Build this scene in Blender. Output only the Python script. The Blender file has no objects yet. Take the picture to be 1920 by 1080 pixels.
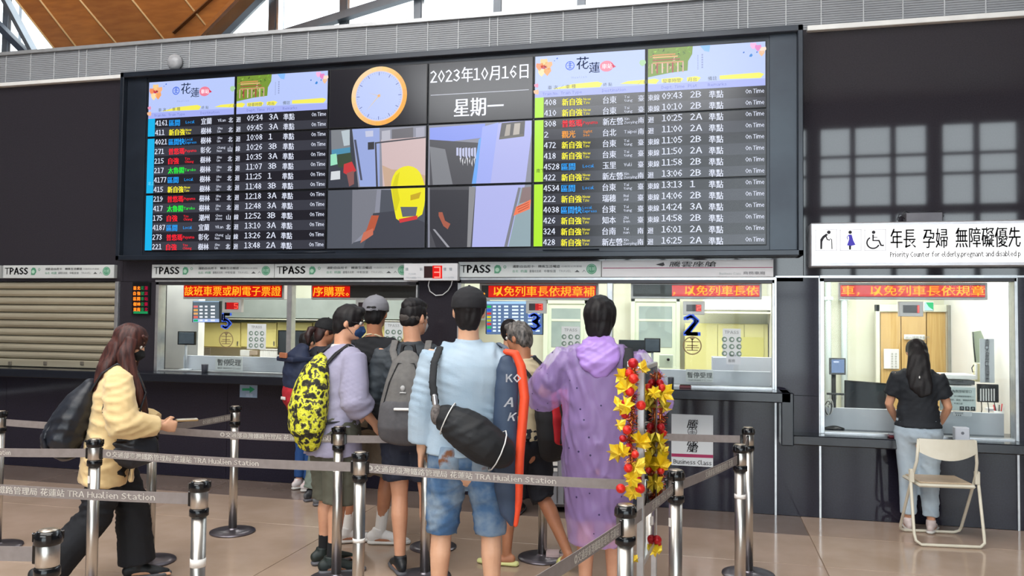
import bpy, math, random
import numpy as np
from mathutils import Vector, Matrix
R = math.radians
random.seed(7)
SC = bpy.context.scene
COL = SC.collection

# ------------------------------------------------------------------ camera, sky, booth lamps, added hall fill, exposure
CAM = Vector((0.0, -7.261, 1.68))
FPX, YAW, PIT, ROL = 1500.0, R(13.51), R(2.0), R(0.60)
fwd0 = Vector((-math.sin(YAW), math.cos(YAW), 0))
RIGHT = Vector((math.cos(YAW), math.sin(YAW), 0))
FWD = fwd0 * math.cos(PIT) + Vector((0, 0, 1)) * math.sin(PIT)
UP = Vector((0, 0, 1)) * math.cos(PIT) - fwd0 * math.sin(PIT)
cr, sr = math.cos(ROL), math.sin(ROL)
cam_right = RIGHT * cr - UP * -sr * -1
cam_right = RIGHT * cr + UP * sr
cam_up = UP * cr - RIGHT * sr
cd = bpy.data.cameras.new('camera')
cd.sensor_width = 36; cd.lens = 36 * FPX / 1920; cd.clip_end = 200
cam = bpy.data.objects.new('camera', cd); COL.objects.link(cam)
M = Matrix((cam_right, cam_up, -FWD)).transposed().to_4x4(); M.translation = CAM
cam.matrix_world = M
SC.camera = cam

SKY = 6.0
w = bpy.data.worlds.new('overcast_sky'); SC.world = w; w.use_nodes = True
bg = w.node_tree.nodes['Background']
bg.inputs[0].default_value = (0.86, 0.93, 1.0, 1); bg.inputs[1].default_value = SKY
SC.view_settings.view_transform = 'Standard'; SC.view_settings.look = 'None'
SC.view_settings.gamma = 1; SC.view_settings.use_curve_mapping = False
SC.view_settings.exposure = 0.12
SC.cycles.max_bounces = 8; SC.cycles.transparent_max_bounces = 16
SC.cycles.caustics_reflective = False; SC.cycles.caustics_refractive = False
SC.cycles.sample_clamp_indirect = 4.0

def area(name, loc, size, energy, color=(1, 1, 1), rot=(0, 0, 0), sy=None):
    l = bpy.data.lights.new(name, 'AREA'); l.energy = energy; l.color = color
    l.shape = 'RECTANGLE'; l.size = size; l.size_y = sy or size
    o = bpy.data.objects.new(name, l); o.location = loc; o.rotation_euler = rot; COL.objects.link(o)
    o['label'] = 'booth ceiling lamp or added hall fill light'; return o
area('hall_fill', (-3.5, -6.5, 8.2), 9, 950, (1.0, 0.97, 0.93), sy=6)  # added fill light high over the hall, out of view
area('hall_fill', (-3.5, -13.5, 8.2), 9, 900, (0.95, 0.98, 1.0), rot=(R(25), 0, 0), sy=4)  # second added fill, tilted toward the counter
for i, (x, e) in enumerate(((-4.8, 48), (-3.3, 48), (-1.6, 48), (0.1, 48), (1.7, 62))):
    area('booth_lamp', (x, 1.0, 2.68), 1.2, e, (1.0, 1.0, 0.95), sy=1.5)
area('booth_lamp', (-6.0, .9, 2.68), 1.2, 40, (1.0, 1.0, 0.95))

def ray(px, py):
    a, b = (px - 960) / FPX, (py - 540) / FPX
    return (cam_right * a - cam_up * b + FWD)
def P(px, py, y=0.0):
    r = ray(px, py); return CAM + r * ((y - CAM.y) / r.y)
def G(px, Z, z=0.0):                       # ground point seen in picture column px at depth Z
    r = ray(px, 596); r = r / r.dot(fwd0); p = CAM + r * Z
    return Vector((p.x, p.y, z))
def D(px, py, Z):
    r = ray(px, py); return CAM + r * (Z / r.dot(fwd0))

# ------------------------------------------------------------------ materials
def lin(c):
    if isinstance(c, str):
        c = [int(c[i:i + 2], 16) / 255 for i in (1, 3, 5)]
        c = [x / 12.92 if x <= 0.04045 else ((x + 0.055) / 1.055) ** 2.4 for x in c]
    return (c[0], c[1], c[2], 1)
MATS = {}
def mat(name, col='#888888', rough=0.5, metal=0.0, col2=None, scale=8, stretch=(1, 1, 1), bump=0.0, bscale=60,
        emit=None, es=1.0, alpha=1.0, spec=0.5, kind='noise', ramp=(0.35, 0.65), const=False, trans=0.0, sheen=0.0, coat=0.0, detail=4):
    if name in MATS: return MATS[name]
    m = bpy.data.materials.new(name); m.use_nodes = True; nt = m.node_tree; N = nt.nodes; L = nt.links
    b = N['Principled BSDF']; b.inputs['Base Color'].default_value = lin(col)
    b.inputs['Roughness'].default_value = rough; b.inputs['Metallic'].default_value = metal
    b.inputs['Specular IOR Level'].default_value = spec
    b.inputs['Alpha'].default_value = alpha
    b.inputs['Transmission Weight'].default_value = trans
    b.inputs['Sheen Weight'].default_value = sheen; b.inputs['Coat Weight'].default_value = coat
    tc = N.new('ShaderNodeTexCoord'); mp = N.new('ShaderNodeMapping'); mp.inputs['Scale'].default_value = stretch
    L.new(tc.outputs['Object'], mp.inputs['Vector'])
    if kind == 'voronoi':
        t = N.new('ShaderNodeTexVoronoi'); t.inputs['Scale'].default_value = scale; fac = t.outputs['Distance']
    elif kind == 'wave':
        t = N.new('ShaderNodeTexWave'); t.inputs['Scale'].default_value = scale; t.inputs['Distortion'].default_value = 3; fac = t.outputs['Fac']
    else:
        t = N.new('ShaderNodeTexNoise'); t.inputs['Scale'].default_value = scale; t.inputs['Detail'].default_value = detail; fac = t.outputs['Fac']
    L.new(mp.outputs[0], t.inputs['Vector'])
    if col2:
        cols = [col] + (col2 if isinstance(col2, list) else [col2])
        rp = N.new('ShaderNodeValToRGB'); L.new(fac, rp.inputs[0]); e = rp.color_ramp.elements
        ps = [ramp[0] + (ramp[1] - ramp[0]) * i / (len(cols) - 1) for i in range(len(cols))]
        e[0].position = ps[0]; e[0].color = lin(cols[0]); e[1].position = ps[-1]; e[1].color = lin(cols[-1])
        for i in range(1, len(cols) - 1):
            q = e.new(ps[i]); q.color = lin(cols[i])
        if const: rp.color_ramp.interpolation = 'CONSTANT'
        L.new(rp.outputs[0], b.inputs['Base Color'])
    if bump:
        n2 = N.new('ShaderNodeTexNoise'); n2.inputs['Scale'].default_value = bscale; n2.inputs['Detail'].default_value = 3
        L.new(mp.outputs[0], n2.inputs['Vector'])
        bm = N.new('ShaderNodeBump'); bm.inputs['Strength'].default_value = bump; bm.inputs['Distance'].default_value = 0.01
        L.new(n2.outputs['Fac'], bm.inputs['Height']); L.new(bm.outputs[0], b.inputs['Normal'])
    if emit:
        b.inputs['Emission Color'].default_value = lin(emit); b.inputs['Emission Strength'].default_value = es
    MATS[name] = m; return m
def emat(col, es=1.0, rough=0.25, base='#050507'):
    return mat('glow_%s_%.2f' % (col[1:], es), base, rough, emit=col, es=es, spec=0.5)
def ink(col): return mat('ink_' + col[1:], col, 0.6, bump=0.02)
def glass_mat(name, tint=(1, 1, 1), refl=1.0):
    m = bpy.data.materials.new(name); m.use_nodes = True; nt = m.node_tree; N = nt.nodes; L = nt.links
    N.remove(N['Principled BSDF']); out = N['Material Output']
    t = N.new('ShaderNodeBsdfTransparent'); t.inputs[0].default_value = (*tint, 1)
    g = N.new('ShaderNodeBsdfGlossy'); g.inputs['Roughness'].default_value = 0.02
    f = N.new('ShaderNodeFresnel'); f.inputs[0].default_value = 1.45
    mu = N.new('ShaderNodeMath'); mu.operation = 'MULTIPLY'; mu.inputs[1].default_value = refl
    mx = N.new('ShaderNodeMixShader'); L.new(f.outputs[0], mu.inputs[0]); L.new(mu.outputs[0], mx.inputs[0])
    L.new(t.outputs[0], mx.inputs[1]); L.new(g.outputs[0], mx.inputs[2]); L.new(mx.outputs[0], out.inputs[0])
    MATS[name] = m; return m

# ------------------------------------------------------------------ objects
def empty(name, loc=(0, 0, 0), rz=0.0):
    o = bpy.data.objects.new(name, None); o.location = loc; o.rotation_euler = (0, 0, rz); COL.objects.link(o); return o
def tag(o, label=None, cat=None, group=None, kind=None):
    if label: o['label'] = label
    if cat: o['category'] = cat
    if group: o['group'] = group
    if kind: o['kind'] = kind
    return o
def thing(name, label, cat, loc=(0, 0, 0), group=None, rz=0.0):
    return tag(empty(name, loc, rz), label, cat, group)
def link(name, me, parent=None, label=None):
    o = bpy.data.objects.new(name, me); COL.objects.link(o)
    if parent: o.parent = parent
    if label: o['label'] = label
    return o
class MB:
    """collects polygons with materials; coordinates are world, built relative to the parent's place"""
    def __init__(s): s.v = []; s.f = []; s.m = []; s.mats = []; s.sm = []
    def mi(s, m):
        if m not in s.mats: s.mats.append(m)
        return s.mats.index(m)
    def poly(s, pts, m, smooth=False):
        n = len(s.v); s.v += [tuple(p) for p in pts]; s.f.append(list(range(n, n + len(pts)))); s.m.append(s.mi(m)); s.sm.append(smooth)
    def mesh(s, vs, fs, m, smooth=False):
        n = len(s.v); s.v += [tuple(p) for p in vs]; i = s.mi(m)
        for f in fs: s.f.append([n + k for k in f]); s.m.append(i); s.sm.append(smooth)
    def box(s, a, b, m, mtx=None, bev=0.0):
        x0, y0, z0 = (min(a[i], b[i]) for i in range(3)); x1, y1, z1 = (max(a[i], b[i]) for i in range(3))
        if bev:
            e = min(bev, (x1 - x0) / 2.01, (y1 - y0) / 2.01, (z1 - z0) / 2.01); vs = []; 
            for X, sx in ((x0, 1), (x1, -1)):
                for Y, sy in ((y0, 1), (y1, -1)):
                    for Z, sz in ((z0, 1), (z1, -1)):
                        vs += [(X, Y + sy * e, Z + sz * e), (X + sx * e, Y, Z + sz * e), (X + sx * e, Y + sy * e, Z)]
            def c(i, j, k, a): return ((i * 2 + j) * 2 + k) * 3 + a
            fs = []
            for i in (0, 1): fs.append([c(i, 0, 0, 0), c(i, 1, 0, 0), c(i, 1, 1, 0), c(i, 0, 1, 0)][::(-1 if i == 0 else 1)])
            for j in (0, 1): fs.append([c(0, j, 0, 1), c(1, j, 0, 1), c(1, j, 1, 1), c(0, j, 1, 1)][::(1 if j == 0 else -1)])
            for k in (0, 1): fs.append([c(0, 0, k, 2), c(1, 0, k, 2), c(1, 1, k, 2), c(0, 1, k, 2)][::(-1 if k == 0 else 1)])
            for j in (0, 1):
                for k in (0, 1): fs.append([c(0, j, k, 1), c(1, j, k, 1), c(1, j, k, 2), c(0, j, k, 2)][::(1 if j == k else -1)])
            for i in (0, 1):
                for k in (0, 1): fs.append([c(i, 0, k, 0), c(i, 1, k, 0), c(i, 1, k, 2), c(i, 0, k, 2)][::(-1 if i == k else 1)])
            for i in (0, 1):
                for j in (0, 1): fs.append([c(i, j, 0, 0), c(i, j, 1, 0), c(i, j, 1, 1), c(i, j, 0, 1)][::(1 if i == j else -1)])
            for i in (0, 1):
                for j in (0, 1):
                    for k in (0, 1): fs.append([c(i, j, k, 0), c(i, j, k, 1), c(i, j, k, 2)][::(1 if (i + j + k) % 2 == 0 else -1)])
        else:
            vs = [(x, y, z) for x in (x0, x1) for y in (y0, y1) for z in (z0, z1)]
            fs = [[0, 1, 3, 2], [4, 6, 7, 5], [0, 4, 5, 1], [2, 3, 7, 6], [0, 2, 6, 4], [1, 5, 7, 3]]
        if mtx is not None: vs = [mtx @ Vector(v) for v in vs]
        s.mesh(vs, fs, m); return s
    def lathe(s, c, prof, m, seg=24, smooth=True, mtx=None):
        vs = []; fs = []
        for r, z in prof:
            for k in range(seg):
                a = 2 * math.pi * k / seg; vs.append(Vector((r * math.cos(a), r * math.sin(a), z)))
        for i in range(len(prof) - 1):
            for k in range(seg):
                k2 = (k + 1) % seg; fs.append([i * seg + k, i * seg + k2, (i + 1) * seg + k2, (i + 1) * seg + k])
        fs.append(list(range(seg))[::-1]); fs.append([(len(prof) - 1) * seg + k for k in range(seg)])
        if mtx is not None: vs = [mtx @ v for v in vs]
        vs = [v + Vector(c) for v in vs]; s.mesh(vs, fs, m, smooth); return s
    def tube(s, pts, r, m, seg=8, closed=False):
        pts = [Vector(p) for p in pts]; n = len(pts); vs = []; fs = []; rs = r if isinstance(r, (list, tuple)) else [r] * n
        ref = None
        for i, p in enumerate(pts):
            t = (pts[(i + 1) % n] - pts[i - 1]) if closed else (pts[min(i + 1, n - 1)] - pts[max(i - 1, 0)])
            t.normalize()
            if ref is None: ref = Vector((0, 0, 1)) if abs(t.z) < 0.9 else Vector((1, 0, 0))
            a = (ref - t * ref.dot(t)).normalized(); ref = a; b = t.cross(a)
            for k in range(seg):
                q = 2 * math.pi * k / seg; vs.append(p + (a * math.cos(q) + b * math.sin(q)) * rs[i])
        for i in range(n if closed else n - 1):
            j = (i + 1) % n
            for k in range(seg):
                k2 = (k + 1) % seg; fs.append([i * seg + k, i * seg + k2, j * seg + k2, j * seg + k])
        if not closed: fs.append(list(range(seg))[::-1]); fs.append([(n - 1) * seg + k for k in range(seg)])
        s.mesh(vs, fs, m, True); return s
    def text(s, body, o, h, m, width=None, align='L', dx=(1, 0, 0), up=(0, 0, 1), bold=0.0, eps=0.0, maxw=None):
        vs, fs = glyphs(body, bold); o = Vector(o); dx = Vector(dx); up = Vector(up)
        if not len(vs): return s
        W = vs[:, 0].max() - vs[:, 0].min(); x0 = vs[:, 0].min()
        kx = h if not width else width / W
        if maxw and kx * W > maxw: kx = maxw / W
        off = -x0 if align == 'L' else (-x0 - W / 2 if align == 'C' else -x0 - W)
        nrm = dx.cross(up); sh = [(0, 0)]
        if bold: q = bold * h * .8; sh = [(-q, 0), (q, 0)] if bold < .03 else [(-q, -q * .6), (q, -q * .6), (-q, q * .6), (q, q * .6)]
        for a, b in sh: s.mesh([o + dx * float((v[0] + off) * kx + a) + up * float(v[1] * h + b) + nrm * eps for v in vs], fs, m)
        return s
    def build(s, name, parent=None, label=None, smooth=None):
        me = bpy.data.meshes.new(name); base = world_loc(parent) if parent else Vector((0, 0, 0))
        inv = base.inverted()  if parent else None
        me.from_pydata([tuple(inv @ Vector(v)) for v in s.v] if parent else s.v, [], s.f)
        for m in s.mats: me.materials.append(m)
        me.polygons.foreach_set('material_index', s.m); me.polygons.foreach_set('use_smooth', s.sm)
        me.update()
        return link(name, me, parent, label)
def world_loc(o):
    m = o.matrix_basis.copy()
    while o.parent: o = o.parent; m = o.matrix_basis @ m
    return m
GL = {}
def glyphs(body, bold=0.0):
    k = (body, bold)
    if k in GL: return GL[k]
    if len(body) > 1 or bold or (32 < ord(body) < 127):      # set letter by letter, in the sans face, with even gaps
        x = 0.0; V_ = []; F_ = []; n = 0
        for ch in body:
            if ch == ' ': x += .30; continue
            a = 32 < ord(ch) < 127; v, f = glyphs(chr(ord(ch) + 0xFEE0)) if a else glyphs(ch)
            if not len(v): x += .3; continue
            x0 = v[:, 0].min() if a else 0.0; w_ = (v[:, 0].max() - x0 + (.085 if ch not in 'ilIt1' else .10)) if a else 1.0
            if a and x == 0: pass
            q = v.copy(); q[:, 0] += x - x0; V_.append(q); F_ += [[i + n for i in g] for g in f]; n += len(q); x += w_
        GL[k] = (np.vstack(V_) if V_ else np.zeros((0, 3)), F_); return GL[k]
    cu = bpy.data.curves.new('t', 'FONT'); cu.body = body; cu.resolution_u = 1; cu.fill_mode = 'FRONT'
    o = bpy.data.objects.new('t', cu); COL.objects.link(o); bpy.context.view_layer.update()
    me = bpy.data.meshes.new_from_object(o.evaluated_get(bpy.context.evaluated_depsgraph_get()))
    v = np.zeros(len(me.vertices) * 3); me.vertices.foreach_get('co', v); v = v.reshape(-1, 3)
    f = [list(p.vertices) for p in me.polygons]
    bpy.data.objects.remove(o); bpy.data.curves.remove(cu); bpy.data.meshes.remove(me)
    GL[k] = (v, f); return GL[k]
def one(name, label, cat, group=None):        # a thing that is one mesh: returns a closure that tags what it builds
    def f(mb, at=None):
        if at is not None:
            at = Vector(at); mb.v = [tuple(Vector(v) - at) for v in mb.v]
        o = mb.build(name); 
        if at is not None: o.location = at
        return tag(o, label, cat, group)
    return f
def disc(c, r, n=32, sx=1.0, a0=0.0, a1=2 * math.pi, y=None):
    return [(c[0] + r * sx * math.cos(a0 + (a1 - a0) * i / n), c[1], c[2] + r * math.sin(a0 + (a1 - a0) * i / n)) for i in range(n if abs(a1 - a0 - 2 * math.pi) < 1e-6 else n + 1)]
def ringf(mb, c, r0, r1, m, n=40):
    for i in range(n):
        a, b = 2 * math.pi * i / n, 2 * math.pi * (i + 1) / n
        mb.poly([(c[0] + r0 * math.cos(a), c[1], c[2] + r0 * math.sin(a)), (c[0] + r1 * math.cos(a), c[1], c[2] + r1 * math.sin(a)),
                 (c[0] + r1 * math.cos(b), c[1], c[2] + r1 * math.sin(b)), (c[0] + r0 * math.cos(b), c[1], c[2] + r0 * math.sin(b))], m)
def rect(mb, x0, z0, x1, z1, y, m): mb.poly([(x0, y, z0), (x1, y, z0), (x1, y, z1), (x0, y, z1)], m)
def prect(mb, x0, y0, x1, y1, y, m): mb.poly([P(x0, y1, y), P(x1, y1, y), P(x1, y0, y), P(x0, y0, y)], m)
# ================================================================== MATERIALS OF THE PLACE
granite = mat('granite', '#2a272d', 0.035, col2='#302d33', scale=90, spec=0.62, detail=6)
granite2 = mat('granite_low', '#1f1d28', 0.07, col2='#262431', scale=80, spec=0.32, detail=6)
navy = mat('ledge_stone', '#10131b', 0.16, col2='#181c26', scale=60, spec=0.5)
steel = mat('steel', '#cac6c0', 0.33, 1.0, col2='#c2beb8', scale=30, stretch=(2, 2, .1))
alu = mat('aluminium', '#c9cacc', 0.35, 0.85, col2='#bcbec1', scale=20)
black = mat('black_plastic', '#0d0e11', 0.3, bump=0.03)
darkmetal = mat('dark_metal', '#1c222c', 0.3, 0.2, col2='#252c37', scale=3, spec=0.6)
whitep = mat('white_plastic', '#e3e3e1', 0.4, col2='#dadad9', scale=6)
offw = mat('warm_white_paint', '#dcdccb', 0.6, col2='#d5d6c2', scale=3)
greenw = mat('pale_green_paint', '#d3dcc8', 0.6, col2='#ccd6c0', scale=2)
creamy = mat('cream_laminate', '#dfd28a', 0.4, col2='#d8ca80', scale=4)
grayp = mat('grey_paint', '#8a918e', 0.6, col2='#828986', scale=5)
glass = glass_mat('window_glass', (0.95, 0.97, 0.96), 0.22)
acryl = glass_mat('clear_acrylic', (0.90, 0.92, 0.93), 1.6)

# ================================================================== SETTING
def struct(o): o['kind'] = 'structure'; return o
# floor of polished tiles
fl = struct(empty('floor'))
tile_m = [mat('floor_tile_%s' % n, a, 0.13, col2=b, scale=3, spec=0.45, detail=6, bump=0.015, bscale=6)
          for n, a, b in (('warm', '#bba593', '#b09a88'), ('beige', '#bfa998', '#b39d8a'), ('rose', '#b8a191', '#ad9786'))]
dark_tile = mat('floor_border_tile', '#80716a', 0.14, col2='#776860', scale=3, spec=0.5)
MB().box((-14, -19, -0.05), (9, 3.4, -0.012), mat('grout', '#b9a391', 0.5, bump=0.05)).build('grout_bed', fl)
def tile(x0, x1, y0, y1, m):
    MB().box((x0 + .003, y0 + .003, -0.012), (x1 - .003, y1 - .003, 0), m, bev=0.0015).build('tile', fl)
ys = [-0.62, -1.42, -2.77, -4.12, -5.47, -6.82, -8.2, -10.4, -12.8, -15.6, -18.9]
for j in range(len(ys) - 1):
    for i in range(12):
        x0 = -13.6 + i * 1.8 + (0.0)
        tile(x0, x0 + 1.8, ys[j + 1], ys[j], tile_m[(i * 5 + j * 3) % 3])
for i in range(12):
    x0 = -13.6 + i * 1.8
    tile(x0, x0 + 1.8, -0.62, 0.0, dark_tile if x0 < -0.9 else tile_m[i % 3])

# front wall
wf = struct(empty('wall_front'))
back_m = mat('wall_core', '#15141a', 0.8, bump=0.1)
def wallregion(x0, x1, z0, z1, m, px=1.6, pz=1.1, y=0.0):
    MB().box((x0, y + .022, z0), (x1, y + .16, z1), back_m).build('wall_core', wf)
    nx = max(1, round((x1 - x0) / px)); nz = max(1, round((z1 - z0) / pz))
    for i in range(nx):
        for k in range(nz):
            MB().box((x0 + (x1 - x0) * i / nx + .0015, y, z0 + (z1 - z0) * k / nz + .0015), (x0 + (x1 - x0) * (i + 1) / nx - .0015, y + .03, z0 + (z1 - z0) * (k + 1) / nz - .0015), m, bev=.001).build('granite_panel', wf)
wallregion(-13, -5.98, 2.0, 4.19, granite, 1.75, 2.2)
wallregion(-5.98, 0.83, 2.0, 4.19, granite, 1.7, 2.2)
wallregion(0.83, 8.0, 2.05, 4.19, granite, 1.79, 2.2)
wallregion(-13, -6.03, 0, 1.02, granite2, 1.4, 1.1)
wallregion(-6.03, 0.60, 0, 1.02, granite2, 1.33, 1.1)
wallregion(0.60, 0.96, 0, 2.05, granite2, 1, 1.03)
wallregion(0.96, 2.46, 0, 0.66, granite2, 1.5, 1.1)
wallregion(2.46, 8.0, 0, 2.05, granite2, 1.4, 1.03)
wallregion(-6.03, -5.56, 1.02, 2.0, granite, 1, 1)
wallregion(-2.67, -2.27, 1.02, 2.0, granite, 1, 1)
t = MB()
for x in (0.60, 0.96, 2.46): t.box((x - .008, -.012, 0), (x + .008, 0.0, 2.04), alu)
t.box((0.60, -.012, 2.035), (8, 0, 2.05), alu)
struct(t.build('trim_1'))
struct(MB().box((-13, -.06, 4.16), (-5.98, 0, 4.20), whitep, bev=.004).build('trim_2'))
struct(MB().box((0.86, -.06, 4.16), (8, 0, 4.205), whitep, bev=.004).build('trim_3'))

# fascia of grey louvred panels above the wall
fa = struct(empty('wall_fascia'))
louv = mat('louvre_grey', '#8f9297', 0.5, 0.0, col2='#888b90', scale=2)
louvd = mat('louvre_joint', '#b4b7bb', 0.5, 0.0, col2='#a8abaf', scale=4)
MB().box((-13, 0.03, 4.19), (8, 0.2, 4.55), grayp).build('fascia_core', fa)
MB().box((-13, -.03, 4.52), (8, 0.22, 4.555), mat('fascia_cap', '#b3b5b8', 0.4, 0.5, col2='#a8aaad')).build('fascia_cap', fa)
joints = [-7.57 - .325 * i for i in range(16, 0, -1)] + [-7.57, -7.24, -6.93, -6.61, -6.51, -6.21, -5.89, -5.58, -5.24, -4.93, -4.60, -4.28, -4.18, -3.88, -3.56, -3.25, -2.93, -2.61, -2.30, -1.99, -1.91, -1.59, -1.28, -0.96, -0.64, -.32, -0.01, 0.29, 0.37, 0.69, 0.98, 1.32, 1.63, 1.95, 2.26] + [2.26 + .32 * i for i in range(1, 17)]
for a, b in zip(joints, joints[1:]):
    m = MB(); n = 16; h = (4.52 - 4.19) / n
    for k in range(n):
        z = 4.19 + k * h
        m.poly([(a + .005, 0.0, z), (b - .005, 0.0, z), (b - .005, 0.006, z + h), (a + .005, 0.006, z + h)], louv)
        m.poly([(a + .005, 0.006, z + h), (b - .005, 0.006, z + h), (b - .005, 0.0, z + h), (a + .005, 0.0, z + h)], louv)
    m.build('louvre_panel', fa)
    MB().box((a - .005, -.004, 4.19), (a + .005, .03, 4.52), louvd).build('joint_strip', fa)

# clerestory: mullions, diagonals, glass, timber canopy
frame_m = mat('window_frame_grey', '#6f747b', 0.4, 0.5, col2='#666b72', scale=4)
frame_d = mat('window_frame_dark', '#3c4350', 0.5, 0.3, col2='#343b47', scale=4)  # darker grey than the other frames
cw = struct(empty('window_1'))
for i, x in enumerate([-8.6, -7.2, -6.0, -4.86, -3.97, -3.08, -2.17, -1.26, -.35, .55, 1.5, 2.4, 3.3, 4.2, 5.1]):
    MB().box((x - .045, 0.95, 4.4), (x + .045, 1.16, 8.4), frame_m, bev=.004).build('mullion', cw)
    MB().box((x + .045, 0.97, 4.4), (x + .075, 1.08, 8.4), alu).build('mullion_edge', cw)
for z in (4.46, 6.0, 7.4): MB().box((-9, 1.0, z - .03), (6, 1.12, z + .03), frame_m).build('transom', cw)
def bar(mb, a, b, wz, wy, m):
    a = Vector(a); b = Vector(b); d = (b - a); L = d.length; d.normalize(); n = Vector((0, 1, 0)); u = n.cross(d)
    mt = Matrix((d, n, u)).transposed().to_4x4(); mt.translation = a
    mb.box((0, -wy / 2, -wz / 2), (L, wy / 2, wz / 2), m, mtx=mt); return mb
bar(MB(), P(500, 75, .9), P(800, -18, .9), .085, .10, frame_m).build('diagonal_brace', cw)
bar(MB(), P(385, 85, .8), P(520, -50, .8), .16, .10, frame_m).build('diagonal_brace', cw)
bar(MB(), P(402, 85, .86), P(537, -50, .86), .05, .10, alu).build('brace_edge', cw)
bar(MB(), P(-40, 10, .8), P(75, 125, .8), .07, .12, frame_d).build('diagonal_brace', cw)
bar(MB(), P(0, -20, .85), P(70, 110, .85), .05, .12, frame_m).build('brace_edge', cw)
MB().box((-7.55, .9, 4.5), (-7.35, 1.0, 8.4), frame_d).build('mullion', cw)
MB().box((-9, 1.17, 4.4), (6, 1.18, 8.4), glass).build('glass_pane', cw)
can = struct(empty('ceiling_timber'))
wood = [mat('timber_%d' % i, a, 0.45, col2=b, scale=3, stretch=(1, 8, 8), bump=.05) for i, (a, b) in enumerate((('#a8672f', '#965927'), ('#b06d31', '#9c5d29'), ('#9f6330', '#8f5527')))]
seam = mat('timber_seam', '#e6c08a', 0.5, bump=.05)
def Cn(px, py, off=0.0):      # a point on the canopy's sloping underside
    n = Vector((0.12, 1.0, 0.62)); o = Vector((-5.5, 0.75 + off, 4.5)); r = ray(px, py); return CAM + r * ((o - CAM).dot(n) / r.dot(n))
tops = [(-150, -300), (-95, -300), (-10, -300), (98, -300), (200, -300), (330, -300), (470, -300), (733, -300)]
bots = [(122, 121), (150, 118), (230, 112), (330, 104), (408, 98), (0, 0), (0, 0), (0, 0)]
# seams run down-right; the right-hand edge runs down-left and cuts them
segs = [((30, 0), (105, 95)), ((75, 0), (146, 92)), ((150, 0), (222, 86)), ((250, 0), (313, 78)), ((350, 0), (400, 62)), ((470, 0), (500, 30))]
def ext(s, py):
    (x0, y0), (x1, y1) = s; return (x0 + (x1 - x0) * (py - y0) / (y1 - y0), py)
def edge(py): return 440 - (py) * 70 / 72
for i in range(5):
    A, B = segs[i], segs[i + 1]
    pts = [ext(A, -260)]
    if i < 4: pts += [ext(B, -260)]
    else: pts += [(edge(-260), -260)]
    def clip(s):
        for q in range(-260, 130, 2):
            x, y = ext(s, q)
            if x >= edge(q): return (edge(q), q)
        return ext(s, 125)
    r_ = clip(B) if i < 4 else None
    l_ = clip(A)
    ring = [ext(A, -260)] + ([ext(B, -260), r_] if i < 4 else [(edge(-260), -260)]) + ([(edge(125), 125)] if (r_ and r_[1] < 125 and l_[1] >= 125) else []) + [l_]
    mb = MB(); c = Vector((0, 0, 0)); fr = [Cn(*p) for p in ring]; cc = sum(fr, Vector()) / len(fr)
    fr = [cc + (p - cc) * 0.994 for p in fr]; bk = [p + Vector((0, .05, .03)) for p in fr]
    mb.poly(fr, wood[i % 3]); mb.poly(bk[::-1], wood[i % 3])
    for k in range(len(fr)): q = (k + 1) % len(fr); mb.poly([fr[k], bk[k], bk[q], fr[q]], wood[i % 3])
    mb.build('timber_panel', can)
    a, b = Cn(*ext(A, -260), off=-.006), Cn(*l_, off=-.006)
    MB().tube([a, b], .012, seam, 6).build('seam_strip', can)
def strip(px0, px1, name, m, w_, off):
    a, b = Cn(*px0, off=off), Cn(*px1, off=off); bar(MB(), a, b, w_, .05, m).build(name, can)
strip((590, -154), (350, 93), 'edge_board', wood[2], .05, -.03)
strip((355, -60), (300, -5), 'cross_seam', seam, .01, -.01)
strip((405, -10), (325, 62), 'cross_seam', mat('timber_gap', '#6d431f', .6, bump=.05), .014, -.02)

# hall around and behind the camera: ceiling, side walls, far wall of tall windows (seen only as reflections)
hall = mat('hall_paint', '#5a5a5e', 0.7, col2='#525257', scale=2)
hallc = mat('hall_ceiling_paint', '#9a938c', 0.7, col2='#8f8880', scale=2)
struct(MB().box((-14, -19.2, 8.4), (9, 1.3, 8.6), hallc).build('ceiling'))
struct(MB().box((-14.2, -19.2, 0), (-14, 1.3, 8.6), hall).build('wall_left'))
struct(MB().box((9, -19.2, 0), (9.2, 1.3, 8.6), hall).build('wall_right'))
wb = struct(empty('wall_back'))
MB().box((-14, -19.2, 0), (-3.6, -19.0, 8.6), hall).build('wall_solid', wb)
MB().box((-3.6, -19.2, 7.6), (9, -19.0, 8.6), hall).build('wall_solid', wb)
MB().box((-3.6, -19.3, 4.9), (9, -18.8, 5.15), hall).build('floor_slab', wb)
w2 = struct(empty('window_2'))
for i in range(12):
    x = -3.6 + i * 1.15
    wide = .22 if i % 3 == 0 else .07
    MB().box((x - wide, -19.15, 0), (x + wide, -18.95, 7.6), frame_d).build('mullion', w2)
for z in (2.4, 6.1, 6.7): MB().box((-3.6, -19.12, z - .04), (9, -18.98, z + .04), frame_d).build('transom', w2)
MB().box((-3.6, -19.1, 0), (9, -19.09, 7.6), glass).build('glass_pane', w2)

# booth behind the counter
booth = struct(empty('room_booth'))
BY = 2.6
MB().box((-13, BY, 0), (8, BY + .1, 2.8), offw).build('booth_back_wall', booth)
MB().box((-13, .16, 2.75), (8, BY, 2.8), whitep).build('booth_ceiling', booth)
MB().box((-13, .16, 2.8), (8, 3.0, 4.18), back_m).build('booth_roof_void', booth)
MB().box((P(270, 600, 1.0).x, 1.0, 0), (P(372, 600, 1.0).x, 1.12, 2.75), whitep).build('partition', booth)
MB().box((-9.5, .17, 0), (-9.44, BY, 2.75), whitep).build('partition', booth)
MB().box((0.72, .17, 0), (0.80, BY, 2.75), whitep).build('partition', booth)
MB().box((2.62, .17, 0), (2.70, BY, 2.75), whitep).build('partition', booth)

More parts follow.
